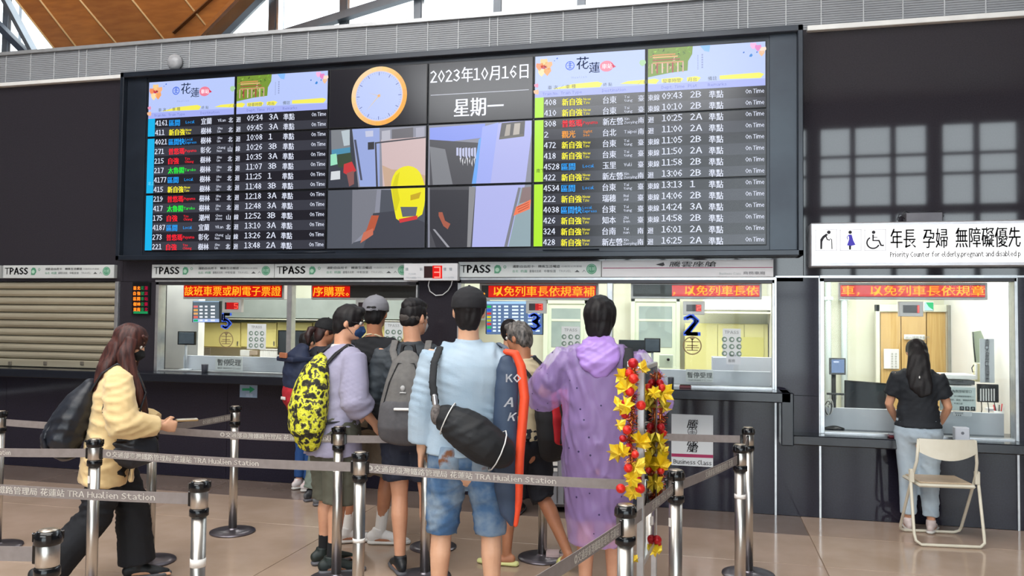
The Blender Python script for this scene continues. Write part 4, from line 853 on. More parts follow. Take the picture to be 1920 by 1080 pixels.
o = fwall('printer', 'white and black ticket printer right of the woman in black', 'printer', 1795, 720, .75); pbox(1761, 702, 1830, 712, .7, .3, whitep, 'top_cover', o); pbox(1763, 712, 1828, 722, .72, .28, mat('printer_dark', '#56585c', .4), 'body', o); pbox(1761, 722, 1830, 742, .7, .3, whitep, 'base', o); pbox(1786, 712, 1806, 716, .69, .02, black, 'paper_slot', o)
plate(1762, 725, 1830, 771, .16, 'white notice stand with lines of characters and small seated figures', [('本窗口為無障礙窗口', .78, '#6c8080', .13, .06), ('年長、孕婦、身心障礙旅客優先', .58, '#88989a', .085, .03), ('購票及退換票、變更、團體旅客請', .42, '#88989a', .085, .03), ('至其他窗口，不便之處', .27, '#88989a', .085, .03), ('♿ ♿ ♿', .04, '#5c6c74', .17, .55)], 'notice_stand', '#c4d4d6')
plate(1787, 771, 1823, 781, .17, 'small white card below the notice stand', [('服務時間', .45, '#6c7078', .4, .1), ('■ ■ ■', .08, '#4c5058', .3, .15)], 'small_card', '#c8ccd4')
o = plate(1837, 635, 1865, 718, .5, 'tall white vertical sign with a column of dark characters', [], 'vertical_sign', '#ccd2da'); m = MB()
for i, ch in enumerate('本窗口不發售當日無障礙車票'): q = P(1847, 642.5 + i * 6.1, .496); m.text(ch, q, .038, ink('#2c2e3c'), bold=.02)
m.build('lettering', o)
o = fwall('intercom_box', 'grey slanted intercom hanging on the wall left of the vertical sign', 'telephone', 1832, 680, .9); m = MB(); f = [P(x_, y_, .9) for x_, y_ in ((1825, 622), (1839, 620), (1845, 634), (1839, 680), (1830, 680))]; bk = [p_ + Vector((0, .05, 0)) for p_ in f]; gz = mat('intercom_grey', '#aebaa4', .5); m.poly(f[::-1], gz); m.poly(bk, gz)
for i in range(5): m.poly([f[i], f[(i + 1) % 5], bk[(i + 1) % 5], bk[i]], gz)
m.build('body', o); MB().tube([P(1824, 622, .89), P(1826, 650, .89), P(1829, 679, .89)], .006, black).build('cord', o); MB().tube([P(1826, 684, .89), P(1822, 690, .89), P(1824, 698, .89), P(1829, 697, .89), P(1830, 685, .89)], .005, black).build('cord', o)
o = fwall('wall_phone', 'cream wall telephone beside the vertical sign', 'telephone', 1832, 715, .95); pbox(1828, 682, 1840, 716, .9, .06, mat('phone_cream', '#d4cfa8', .5), 'body', o); pbox(1829, 683, 1833, 712, .87, .03, whitep, 'handset', o)
o = fwall('black_basket', 'black wire basket holding white slips at the right of the priority window', 'basket', 1850, 755, .45); pbox(1833, 720, 1873, 755, .45, .03, black, 'back_panel', o)
for k in range(6): pbox(1838 + k * 5, 729, 1840.5 + k * 5, 752, .44, .008, whitep, 'slip', o, .001)
for k in range(3): MB().tube([P(1840 + k * 12, 754, .44), P(1841 + k * 13, 768, .4), P(1838 + k * 16, 785, .4)], .004, black).build('cable', o)
o = fwall('purple_lamp', 'small glowing violet lamp strip on the inner desk', 'lamp', 1840, 787, .4); pbox(1827, 780, 1855, 788, .4, .05, emat('#6c74ff', 1.3), 'lamp_face', o); pbox(1826, 788, 1856, 790, .39, .07, whitep, 'base', o)
o = fwall('pen_tub', 'white tub with red and white pens at the right end of the desk', 'container', 1875, 790, .4); q = P(1873, 790, .4); MB().lathe(q, [(.035, 0), (.04, .09), (.036, .09), (.03, .01)], whitep).build('tub', o)
for k in range(5): MB().tube([(q.x - .02 + .01 * k, .4, q.z + .03), (q.x - .04 + .022 * k, .4, q.z + .14 + .01 * (k % 2))], .005, [rdm, whitep, black][k % 3], 6).build('pen', o)
o = fwall('paper_stack', 'stack of folded white papers on the desk beside the pens', 'paper', 1862, 790, .45); q = P(1860, 790, .5)
for k in range(4): MB().box((q.x - .04, .45, .90 + k * .006), (q.x + .03, .55, .905 + k * .006), whitep, mtx=Matrix.Rotation(0, 4, 'Z')).build('sheet', o)
# ================================================================== QUEUE POSTS AND BELTS
beltm = mat('belt_grey', '#8a8280', .55, col2='#827a78', scale=30, bump=.03); belttxt = mat('belt_print', '#e6e2da', .6, bump=.01)
capm = mat('cap_black', '#0e0f12', .18, bump=.01); labw = mat('sticker_white', '#e6e4e0', .5, bump=.01)
POST = {}
def make_post(loc):
    o = thing('queue_post', 'x', 'post', loc, 'steel queue posts with black caps'); c = Vector(loc)
    def L_(name, prof, m, lab=None): mb = MB(); mb.lathe(c, prof, m, 28); return mb.build(name, o, lab)
    L_('base_plate', [(.002, 0), (.165, 0), (.17, .004), (.168, .012), (.12, .018), (.045, .022), (.035, .03), (.034, .034)], mat('base_grey', '#7d7880', .3, .8, col2='#726e76'))
    L_('tube', [(.031, .03), (.031, .815)], steel); L_('lower_ring', [(.036, .812), (.040, .816), (.040, .842), (.036, .846)], capm); L_('belt_cassette', [(.034, .846), (.036, .848), (.036, .920), (.034, .922)], steel)
    L_('cap', [(.040, .918), (.0435, .922), (.0435, .940), (.041, .950), (.034, .960), (.030, .962)], capm); L_('cap_disc', [(.030, .960), (.029, .9645), (.002, .966)], mat('cap_disc', '#b8ab9c', .3, .8))
    mb = MB()
    for a in range(4): q = Matrix.Rotation(R(45 + 90 * a), 4, 'Z'); mb.box((-.008, -.046, .93), (.008, -.036, .958), capm, mtx=Matrix.Translation(c) @ q, bev=.002)
    mb.build('cap_lugs', o)
    return o
proto = None
def post(key, px, Z, label, sticker=None, off=None):
    global proto
    g = G(px, Z) if off is None else off
    if proto is None: o = proto = make_post(g)
    else:
        o = proto.copy(); COL.objects.link(o); o.location = g
        for ch in list(proto.children):
            if ch.name.startswith(('sticker', 'belt_clip')): continue
            c = ch.copy(); COL.objects.link(c); c.parent = o
    o['label'] = label; POST[key] = (o, Vector(g)); return o
post('A', 7, 5.75, 'steel post at the very left edge of the photo, behind the belts')
post('B', 103, 2.65, 'nearest and largest post at the bottom left corner, only its head showing')
post('C', 185, 4.54, 'steel post in front of the woman in the yellow jacket')
post('D', 292, 5.45, 'steel post just behind the woman in the yellow jacket, round base showing')
post('E', 445, 6.2, 'distant steel post with its whole round base, left of the queue, before the dark wall')
post('F', 382, 3.45, 'steel post with a white tape band, standing alone left of the queue')
post('G', 639, 5.14, 'steel post in front of the man in the lavender shirt')
post('H', 680, 4.2, 'scuffed steel post right of the lavender shirt, nearer than its neighbour')
post('I', 803, 5.2, 'steel post seen below the sleeve of the pale denim shirt')
post('O', 818, 5.85, 'thin far steel post between the bare legs and the denim shorts')
post('J', 1021, 5.62, 'steel post beside the silver suitcase, behind the yellow-green slides')
post('K', 1175, 3.09, 'large steel post directly left of the garlanded sign stand')
post('L', 1268, 3.8, 'steel post just right of the garlanded sign stand')
post('M', 1388, 4.58, 'steel post with a white tape band, nearer of the two at the right end')
post('N', 1403, 5.3, 'rear steel post of the two at the right end, before the dark wall')
for k, px, Z in (('A0', -190, 4.6), ('B0', -420, 2.75), ('F0', -330, 3.85)): post(k, px, Z, {'A0': 'queue post outside the left edge, middle one', 'B0': 'queue post outside the left edge, nearest one', 'F0': 'queue post outside the left edge, second nearest'}[k])
kp = POST['K'][1]; post('K0', 0, 0, 'queue post below the bottom edge of the photo', off=CAM + RIGHT * -.10 + fwd0 * 2.1 - Vector((0, 0, 1.68)))
for k, z, hh in (('F', .60, .035), ('M', .66, .025), ('E', .71, .018), ('H', .50, .02)):
    o, c = POST[k]; MB().lathe(c, [(.0318, z), (.0325, z), (.0325, z + hh), (.0318, z + hh)], labw, 28).build('tape_band', o, 'white tape band')
for k, z in (('C', .74), ('L', .72), ('G', .70), ('N', .72)):
    o, c = POST[k]; d = (CAM - c); d.z = 0; d.normalize(); d = Matrix.Rotation(R(-55), 3, 'Z') @ d; p = c + d * .031; MB().box((-.009, -.002, -.02), (.009, .002, .02), labw, mtx=Matrix.Translation((p.x, p.y, z)) @ Matrix.Rotation(math.atan2(d.x, -d.y), 4, 'Z')).build('sticker', o)
BT = '◎交通部臺灣鐵路管理局 花蓮站 TRA Hualien Station'
def belt(a, b, label, txt_px=None, txt=BT, L_=1.02, end=None, gap=.04):
    A, B = POST[a][1].copy(), POST[b][1].copy(); A.z = B.z = .883; d = (B - A); Ln = d.length; d.normalize(); n = Vector((d.y, -d.x, 0)); up = Vector((0, 0, 1))
    if (CAM - A).dot(n) < 0: n = -n
    # always read left to right on the side the camera sees
    o = thing('barrier_belt', label, 'belt', A + d * .0, 'grey retractable belts between the queue posts')
    mt = Matrix((d, -n if d.cross(-n).z > 0 else n, up)).transposed().to_4x4(); mt.translation = A
    segs_ = 12; m = MB(); hh = .024; sag = .012 * min(1, Ln / 2)
    def pt(t, z, s): return A + d * (gap + (Ln - 2 * gap) * t) + up * (z - sag * 4 * t * (1 - t)) + n * s
    for s in (.0012, -.0012):
        for i in range(segs_): m.poly([pt(i / segs_, -hh, s), pt((i + 1) / segs_, -hh, s), pt((i + 1) / segs_, hh, s), pt(i / segs_, hh, s)], beltm)
    for z in (hh, -hh):
        for i in range(segs_): m.poly([pt(i / segs_, z, -.0012), pt((i + 1) / segs_, z, -.0012), pt((i + 1) / segs_, z, .0012), pt(i / segs_, z, .0012)], beltm)
    m.build('webbing', o)
    MB().box((gap - .012, -.007, -.032), (gap + .012, .007, .032), capm, mtx=mt, bev=.003).build('belt_end', o); MB().box((Ln - gap - .012, -.007, -.032), (Ln - gap + .012, .007, .032), capm, mtx=mt, bev=.003).build('belt_end', o)
    if txt_px is not None:
        # distance along the belt seen in column txt_px
        best = min(range(0, 400), key=lambda i: abs(pxof(A + d * (Ln * i / 400)) - txt_px)); s0 = Ln * best / 400
        m = MB(); q = MB(); q.text(txt, (0, 0, 0), .036, belttxt, width=L_, bold=.014); zoff = -.013
        vs = []
        for v in q.v:
            s_ = s0 + v[0]; t = (s_ - gap) / (Ln - 2 * gap); vs.append((A + d * s_ + up * (v[2] + zoff - sag * 4 * t * (1 - t)) + n * .0022, t))
        keep = [f for f in q.f if all(0.0 <= vs[i][1] <= 1.0 for i in f)]
        if keep: m.mesh([v for v, _ in vs], keep, belttxt); m.build('lettering', o)
    return o
def pxof(p):
    v = p - CAM; return 960 + FPX * v.dot(cam_right) / v.dot(FWD)
belt('A', 'D', 'plain belt at the left edge leading behind the woman in yellow')
belt('A0', 'C', 'belt at the left edge ending at the post before the woman in yellow', -170, L_=.60)
belt('D', 'E', 'lettered belt rising from the woman in yellow to the distant post', 380, L_=.50)
belt('D', 'G', 'lettered belt ending at the post before the lavender shirt', 413, L_=1.02)
belt('G', 'I', 'plain belt between the lavender shirt and the pale denim shirt')
belt('I', 'J', 'plain belt hidden behind the man in the pale denim shirt')
belt('J', 'N', 'plain belt between purple raincoat and the rear post at right')
belt('C', 'H', 'lettered belt crossing in front of the yellow jacket and olive shorts', 200, L_=.94)
belt('H', 'L', 'lettered belt crossing the denim shorts and the purple raincoat', 688, L_=1.0)
belt('F0', 'F', 'lettered belt low at the left ending at the lone taped post', -92, L_=1.05)
belt('B0', 'B', 'belt at the bottom left corner ending at the nearest post', -210, L_=.40)
belt('K0', 'K', 'lettered belt rising to the large post left of the garland', 1076, L_=.40, txt='◎交通部臺灣鐵路管理局 花蓮站')
belt('K', 'L', 'lettered belt behind the garlanded sign stand', 1222, L_=.4, txt='花蓮站 TRA Hualien')
belt('L', 'M', 'lettered belt sloping up to the taped post at the right end', 1322, L_=.42, txt='交通部臺灣鐵路管理局 花蓮')
belt('M', 'N', 'short belt joining the two posts at the right end', None)

# ================================================================== SIGN STAND WITH GARLAND
near, far = G(1203, 3.3), G(1228, 3.66)
st = thing('poster_stand', 'clear acrylic poster stand with steel posts seen almost edge-on', 'sign stand', (near + far) / 2)
dv = (far - near).normalized(); nv = Vector((dv.y, -dv.x, 0))
def stp(s, z, w_=0): p = near + dv * s + nv * w_; return Vector((p.x, p.y, z))
Ls = (far - near).length
mt = Matrix((dv, nv * -1 if dv.cross(-nv).z > 0 else nv, Vector((0, 0, 1)))).transposed().to_4x4()
def sbox(a, b, m, name, bev=.002): q = mt.copy(); q.translation = Vector((near.x, near.y, 0)); return MB().box(a, b, m, mtx=q, bev=bev).build(name, st)
sbox((-.012, -.014, .02), (.012, .014, 1.475), alu, 'upright'); sbox((Ls - .012, -.012, .02), (Ls + .012, .012, 1.475), alu, 'upright')
sbox((0, -.010, .68), (Ls, -.006, 1.465), acryl, 'acrylic_sheet', .0005); sbox((0, .006, .68), (Ls, .010, 1.465), acryl, 'acrylic_sheet', .0005)
sbox((.02, -.003, .69), (Ls - .02, .003, 1.44), mat('poster_pale', '#ecebea', .5, col2='#e4e2e2', scale=4), 'poster', .0005)
sbox((.03, -.0045, .84), (Ls - .05, -.0035, .95), mat('poster_red', '#c85a58', .5), 'poster_stripe', .0002); sbox((.03, .0035, .84), (Ls - .05, .0045, .95), mat('poster_red', '#c85a58', .5), 'poster_stripe', .0002)
sbox((0, -.012, .66), (Ls, .012, .684), alu, 'lower_rail'); sbox((0, -.012, 1.46), (Ls, .012, 1.478), alu, 'upper_rail')
sbox((-.04, -.16, 0), (.04, .16, .02), alu, 'foot', .006); sbox((Ls - .04, -.16, 0), (Ls + .04, .16, .02), alu, 'foot', .006)
gar = thing('leaf_garland', 'foil garland of golden maple leaves and red balls wound on the poster stand', 'garland', (near.x, near.y, .7))
gold = [mat('gold_foil_%d' % i, c, .32, .3, col2=c2, scale=25, bump=.5, bscale=45) for i, (c, c2) in enumerate((('#f2d020', '#e0b416'), ('#e8c01c', '#f4da3a'), ('#dcb82a', '#ecd040')))]
redb = [mat('red_ball_%d' % i, c, .35, .2, col2=c2, scale=60, bump=.4, bscale=90) for i, (c, c2) in enumerate((('#c4101c', '#a80c18'), ('#e8301c', '#c81818')))]
copper = mat('copper_tinsel', '#9c4a26', .25, .8, col2='#c87838', scale=80)
def leaf(c, r, ang, tilt, yaw, m):
    pts = []; n = 7
    lob = [(90, 1.0), (74, .68), (50, .90), (32, .60), (8, .86), (-18, .56), (-42, .70), (-72, .40), (-90, .55), (-108, .40), (-138, .70), (-162, .56), (172, .86), (148, .60), (130, .90), (106, .68)]
    Mx = Matrix.Translation(c) @ Matrix.Rotation(yaw, 4, 'Z') @ Matrix.Rotation(tilt, 4, 'X') @ Matrix.Rotation(ang, 4, 'Y')
    fr = [Mx @ Vector((r * q * math.cos(R(a)), .012 * math.sin(a * .1) * r / .06, r * q * math.sin(R(a)))) for a, q in lob]; bkk = [p + Vector((0, .003, 0)) for p in fr]; mb = MB(); c0 = Mx @ Vector((0, -.012, 0))
    for i in range(len(fr)):
        j = (i + 1) % len(fr); mb.poly([c0, fr[i], fr[j]], m); mb.poly([c0 + Vector((0, .003, 0)), bkk[j], bkk[i]], m); mb.poly([fr[i], bkk[i], bkk[j], fr[j]], m)
    mb.build('leaf', gar)
rnd = random.Random(3)
core1 = [D(1190, 690, 3.24), D(1184, 730, 3.23), D(1186, 775, 3.25), D(1180, 820, 3.23), D(1184, 870, 3.22), D(1188, 920, 3.24)]
core2 = [D(1236, 700, 3.66), D(1240, 750, 3.68), D(1238, 800, 3.68), D(1242, 850, 3.66), D(1238, 905, 3.66), D(1236, 935, 3.66)]
def dense(pts, k=8):
    out = []
    for a, b in zip(pts, pts[1:]): out += [a.lerp(b, i / k) for i in range(k)]
    return out + [pts[-1]]
for core in (core1, core2):
    dp = dense(core); MB().tube([p + Vector((rnd.uniform(-.006, .006), rnd.uniform(-.006, .006), 0)) for p in dp], .006, copper, 6).build('garland_cord', gar)
    m = MB()
    for p in dp:
        for k in range(16):
            d = Vector((rnd.gauss(0, 1), rnd.gauss(0, 1), rnd.gauss(0, 1))).normalized(); s_ = d.orthogonal().normalized() * .0022; e = p + d * rnd.uniform(.018, .036); m.poly([p - s_, p + s_, e + s_ * .5, e - s_ * .5], copper if k % 4 else redb[1])
    tag(m.build('tinsel', gar), kind='stuff')
for px, py, r, Z in ((1170, 706, .040, 3.2), (1206, 690, .034, 3.2), (1174, 728, .050, 3.18), (1165, 764, .044, 3.2), (1176, 762, .042, 3.16), (1163, 798, .030, 3.2), (1200, 828, .048, 3.22), (1160, 850, .046, 3.2), (1172, 846, .036, 3.17), (1194, 878, .045, 3.2), (1184, 898, .040, 3.19), (1188, 925, .040, 3.2),
                     (1226, 738, .030, 3.2), (1244, 740, .052, 3.6), (1247, 762, .044, 3.64), (1240, 828, .044, 3.62), (1243, 846, .034, 3.66), (1238, 872, .052, 3.6), (1244, 858, .04, 3.64), (1234, 906, .044, 3.62), (1231, 1033, .034, 3.6), (1187, 1048, .022, 3.1)):
    leaf(D(px, py, Z), r * 1.2, rnd.uniform(-1.8, 1.8), rnd.uniform(-.5, .5), rnd.uniform(-.6, .6) - .2, rnd.choice(gold))
for px, py, Z in ((1187, 681, 3.2), (1180, 700, 3.19), (1188, 710, 3.16), (1181, 734, 3.18), (1173, 756, 3.18), (1202, 760, 3.2), (1172, 778, 3.2), (1176, 806, 3.18), (1168, 822, 3.2), (1191, 852, 3.14), (1178, 878, 3.18), (1164, 916, 3.2), (1200, 916, 3.2), (1196, 897, 3.2), (1178, 838, 3.2),
                  (1237, 718, 3.62), (1240, 727, 3.6), (1239, 801, 3.62), (1244, 812, 3.64), (1239, 883, 3.6), (1232, 1012, 3.6), (1233, 1019, 3.62)):
    c = D(px, py, Z); r = rnd.uniform(.015, .021); MB().lathe(c, [(r * math.sin(a * math.pi / 8) + .0003, -r * math.cos(a * math.pi / 8)) for a in range(9)], rnd.choice(redb), 14).build('red_ball', gar)

# ================================================================== FOLDING CHAIR
g = G(1757, 6.2); cz = mat('chair_ivory', '#d9d4c4', .4, col2='#d2ccbb', scale=8); czp = mat('chair_seat_beige', '#c9b49c', .5, col2='#c0aa90', scale=20)
ch = thing('folding_chair', 'ivory steel folding chair behind the woman at the low counter', 'chair', g, None, rz=R(6))
mw = world_loc(ch)
def W_(x, y, z): return mw @ Vector((x, y, z))
hw = .235
def rnd_u(ptsA, r=.0115):      # U loop with rounded corners
    return MB().tube([W_(*p) for p in ptsA], r, cz, 10)
# front frame: from the back rest down to the floor on the near side
rnd_u([(-.20, -.165, .785), (-.212, -.16, .62), (-.222, -.115, .52), (-.225, -.02, .36), (-.225, .16, .06), (-.22, .185, .03), (-.185, .195, .013), (.185, .195, .013), (.22, .185, .03), (.225, .16, .06), (.225, -.02, .36), (.222, -.115, .52), (.212, -.16, .62), (.20, -.165, .785)]).build('back_frame', ch)
rnd_u([(-.24, -.10, .53), (-.245, -.19, .09), (-.24, -.21, .04), (-.205, -.222, .014), (.205, -.222, .014), (.24, -.21, .04), (.245, -.19, .09), (.24, -.10, .53)]).build('leg_frame', ch)
m = MB(); n = 12; cur = lambda u: -.33 - .03 * (1 - u * u)
for i in range(n):
    u0, u1 = -1 + 2 * i / n, -1 + 2 * (i + 1) / n; v = []
    for u in (u0, u1):
        lo = .635 + .055 * u * u; v.append([W_(u * .20, .158 - .0 + cur(u), .79), W_(u * .20, .146 + cur(u), lo), W_(u * .20, .166 + cur(u), lo), W_(u * .20, .176 + cur(u), .79)])
    for a in range(4): b = (a + 1) % 4; m.poly([v[0][a], v[1][a], v[1][b], v[0][b]], cz, True)
    if i == 0: m.poly(v[0], cz)
    if i == n - 1: m.poly(v[1][::-1], cz)
m.build('backrest', ch)
MB().box((-.205, -.17, .425), (.205, .19, .452), cz, mtx=mw, bev=.012).build('seat', ch); MB().box((-.185, -.15, .452), (.185, .17, .462), czp, mtx=mw, bev=.006).build('seat_pad', ch, 'beige seat pad')
for s in (-1, 1): MB().box((s * .216, -.13, .45), (s * .25, -.09, .55), cz, mtx=mw, bev=.006).build('hinge', ch)
# ================================================================== PEOPLE: one continuous surface per body, clothing as children
DG = None
class Blob:
    def __init__(s): s.v = []; s.f = []
    def add(s, v, f): n = len(s.v); s.v += [Vector(p) for p in v]; s.f += [[n + i for i in q] for q in f]; return s
    def tube(s, pts, ra, rb=None, ref=(1, 0, 0), cap=True, seg=14):
        pts = [Vector(p) for p in pts]; n = len(pts); ra = list(ra) if isinstance(ra, (list, tuple)) else [ra] * n; rb = list(rb) if isinstance(rb, (list, tuple)) else ([rb] * n if rb else ra)
        ref = Vector(ref); rings = []
        def fr(t):
            a = ref - t * ref.dot(t)
            if a.length < .15: a = Vector((0, 1, 0)) - t * t.y
            a.normalize(); return a, t.cross(a)
        for i, p in enumerate(pts):
            t = (pts[min(i + 1, n - 1)] - pts[max(i - 1, 0)]).normalized(); a, b = fr(t)
            if i == 0 and cap:
                for q, k in ((-.97, .25), (-.8, .6), (-.45, .89)): rings.append((p + t * q * min(ra[0], rb[0]), a, b, ra[0] * k, rb[0] * k))
            rings.append((p, a, b, ra[i], rb[i]))
            if i == n - 1 and cap:
                for q, k in ((.45, .89), (.8, .6), (.97, .25)): rings.append((p + t * q * min(ra[-1], rb[-1]), a, b, ra[-1] * k, rb[-1] * k))
        vs = []; fs = []
        for p, a, b, x, y in rings:
            for k in range(seg): q = 2 * math.pi * k / seg; vs.append(p + a * math.cos(q) * x + b * math.sin(q) * y)
        for i in range(len(rings) - 1):
            for k in range(seg): k2 = (k + 1) % seg; fs.append([i * seg + k, i * seg + k2, (i + 1) * seg + k2, (i + 1) * seg + k])
        fs.append(list(range(seg))[::-1]); fs.append([(len(rings) - 1) * seg + k for k in range(seg)])
        return s.add(vs, fs)
    def ell(s, c, r, mtx=None, nu=16, nv=10):
        c = Vector(c); vs = []; fs = []
        for j in range(nv + 1):
            th = math.pi * j / nv
            for i in range(nu):
                ph = 2 * math.pi * i / nu; p = Vector((r[0] * math.sin(th) * math.cos(ph), r[1] * math.sin(th) * math.sin(ph), -r[2] * math.cos(th))); 
                if mtx: p = mtx @ p
                vs.append(c + p)
        for j in range(nv):
            for i in range(nu): k = (i + 1) % nu; fs.append([j * nu + i, j * nu + k, (j + 1) * nu + k, (j + 1) * nu + i])
        return s.add(vs, fs)
    def box(s, a, b, mtx=None):
        vs = [Vector((x, y, z)) for x in (a[0], b[0]) for y in (a[1], b[1]) for z in (a[2], b[2])]
        if mtx: vs = [mtx @ v for v in vs]
        return s.add(vs, [[0, 1, 3, 2], [4, 6, 7, 5], [0, 4, 5, 1], [2, 3, 7, 6], [0, 2, 6, 4], [1, 5, 7, 3]])
    def build(s, name, mt, parent, tf=None, voxel=.012, smooth=3, disp=None, label=None, base=None):
        v = [tf(p) for p in s.v] if tf else s.v
        me = bpy.data.meshes.new(name); me.from_pydata([tuple(p) for p in v], [], s.f); o = bpy.data.objects.new('tmp', me); COL.objects.link(o)
        r = o.modifiers.new('r', 'REMESH'); r.mode = 'VOXEL'; r.voxel_size = voxel; r.use_smooth_shade = True
        if smooth: q = o.modifiers.new('s', 'SMOOTH'); q.factor = .5; q.iterations = smooth
        bpy.context.view_layer.update(); dg = bpy.context.evaluated_depsgraph_get(); me2 = bpy.data.meshes.new_from_object(o.evaluated_get(dg)); bpy.data.objects.remove(o); bpy.data.meshes.remove(me)
        n = len(me2.vertices); co = np.zeros(n * 3); me2.vertices.foreach_get('co', co); co = co.reshape(-1, 3)
        if disp:
            no = np.zeros(n * 3); me2.vertices.foreach_get('normal', no); no = no.reshape(-1, 3); co = co + no * disp(co)[:, None]
        if base is not None: co = co - np.array(base)
        me2.vertices.foreach_set('co', co.ravel()); me2.name = name; me2.materials.clear(); me2.materials.append(mt); me2.update()
        me2.polygons.foreach_set('use_smooth', np.ones(len(me2.polygons), bool))
        return link(name, me2, parent, label)
def folds(amp=.006, sc=14, seed=0, dirn=(1, .4, 2.2), ridge=True):
    rs = np.random.RandomState(seed); ks = [(np.array(dirn) * rs.uniform(.6, 1.4, 3) * sc * (1.0 + .7 * i) * rs.choice([-1, 1], 3), rs.uniform(0, 6.28)) for i in range(4)]; wk = rs.normal(0, 9, (3, 3))
    def f(p):
        w_ = np.sin(p @ wk[0]) * 1.6 + np.sin(p @ wk[1] + 1) * 1.1; d = np.zeros(len(p))
        for i, (k, ph) in enumerate(ks):
            q = np.sin(p @ k + ph + w_); d += (1 - 2 * np.abs(q) if ridge else q) / (1 + i * .6)
        return amp * d * .5 * (.6 + .5 * np.sin(p @ wk[2]))
    return f
def strands(amp=.004, sc=90, seed=0, dirn=(1, .9, .12)):
    rs = np.random.RandomState(seed); k = [np.array(dirn) * sc * rs.uniform(.5, 1.5, 3) * rs.choice([-1, 1], 3) for _ in range(4)]
    return lambda p: amp * sum(np.sin(p @ q + 2 * np.sin(p @ (q * .17))) for q in k) / 3
skin = mat('skin_light', '#d9a384', .5, col2='#cf9778', scale=12, bump=.03); skin2 = mat('skin_tan', '#c08463', .5, col2='#b2785a', scale=12, bump=.03); skin3 = mat('skin_fair', '#e3b292', .5, col2='#d9a686', scale=12, bump=.03)
hairk = mat('hair_black', '#0f0d0f', .55, spec=.3, col2='#1c181a', scale=30, stretch=(6, 6, .6)); hairbr = mat('hair_brown', '#2e1b1b', .5, spec=.35, col2='#55302a', scale=16, stretch=(5, 5, .5)); hairg = mat('hair_grey', '#2c2a2a', .5, col2='#77716c', scale=60, stretch=(1, 1, .5))
eyew = mat('eye_white', '#e8e4de', .2, bump=.01); eyeb = mat('eye_dark', '#1a1210', .15, bump=.01); lipm = mat('lips', '#a8605a', .45, bump=.02); browm = mat('brow_hair', '#1c1614', .6, bump=.1)
def V(*a): return Vector(a)
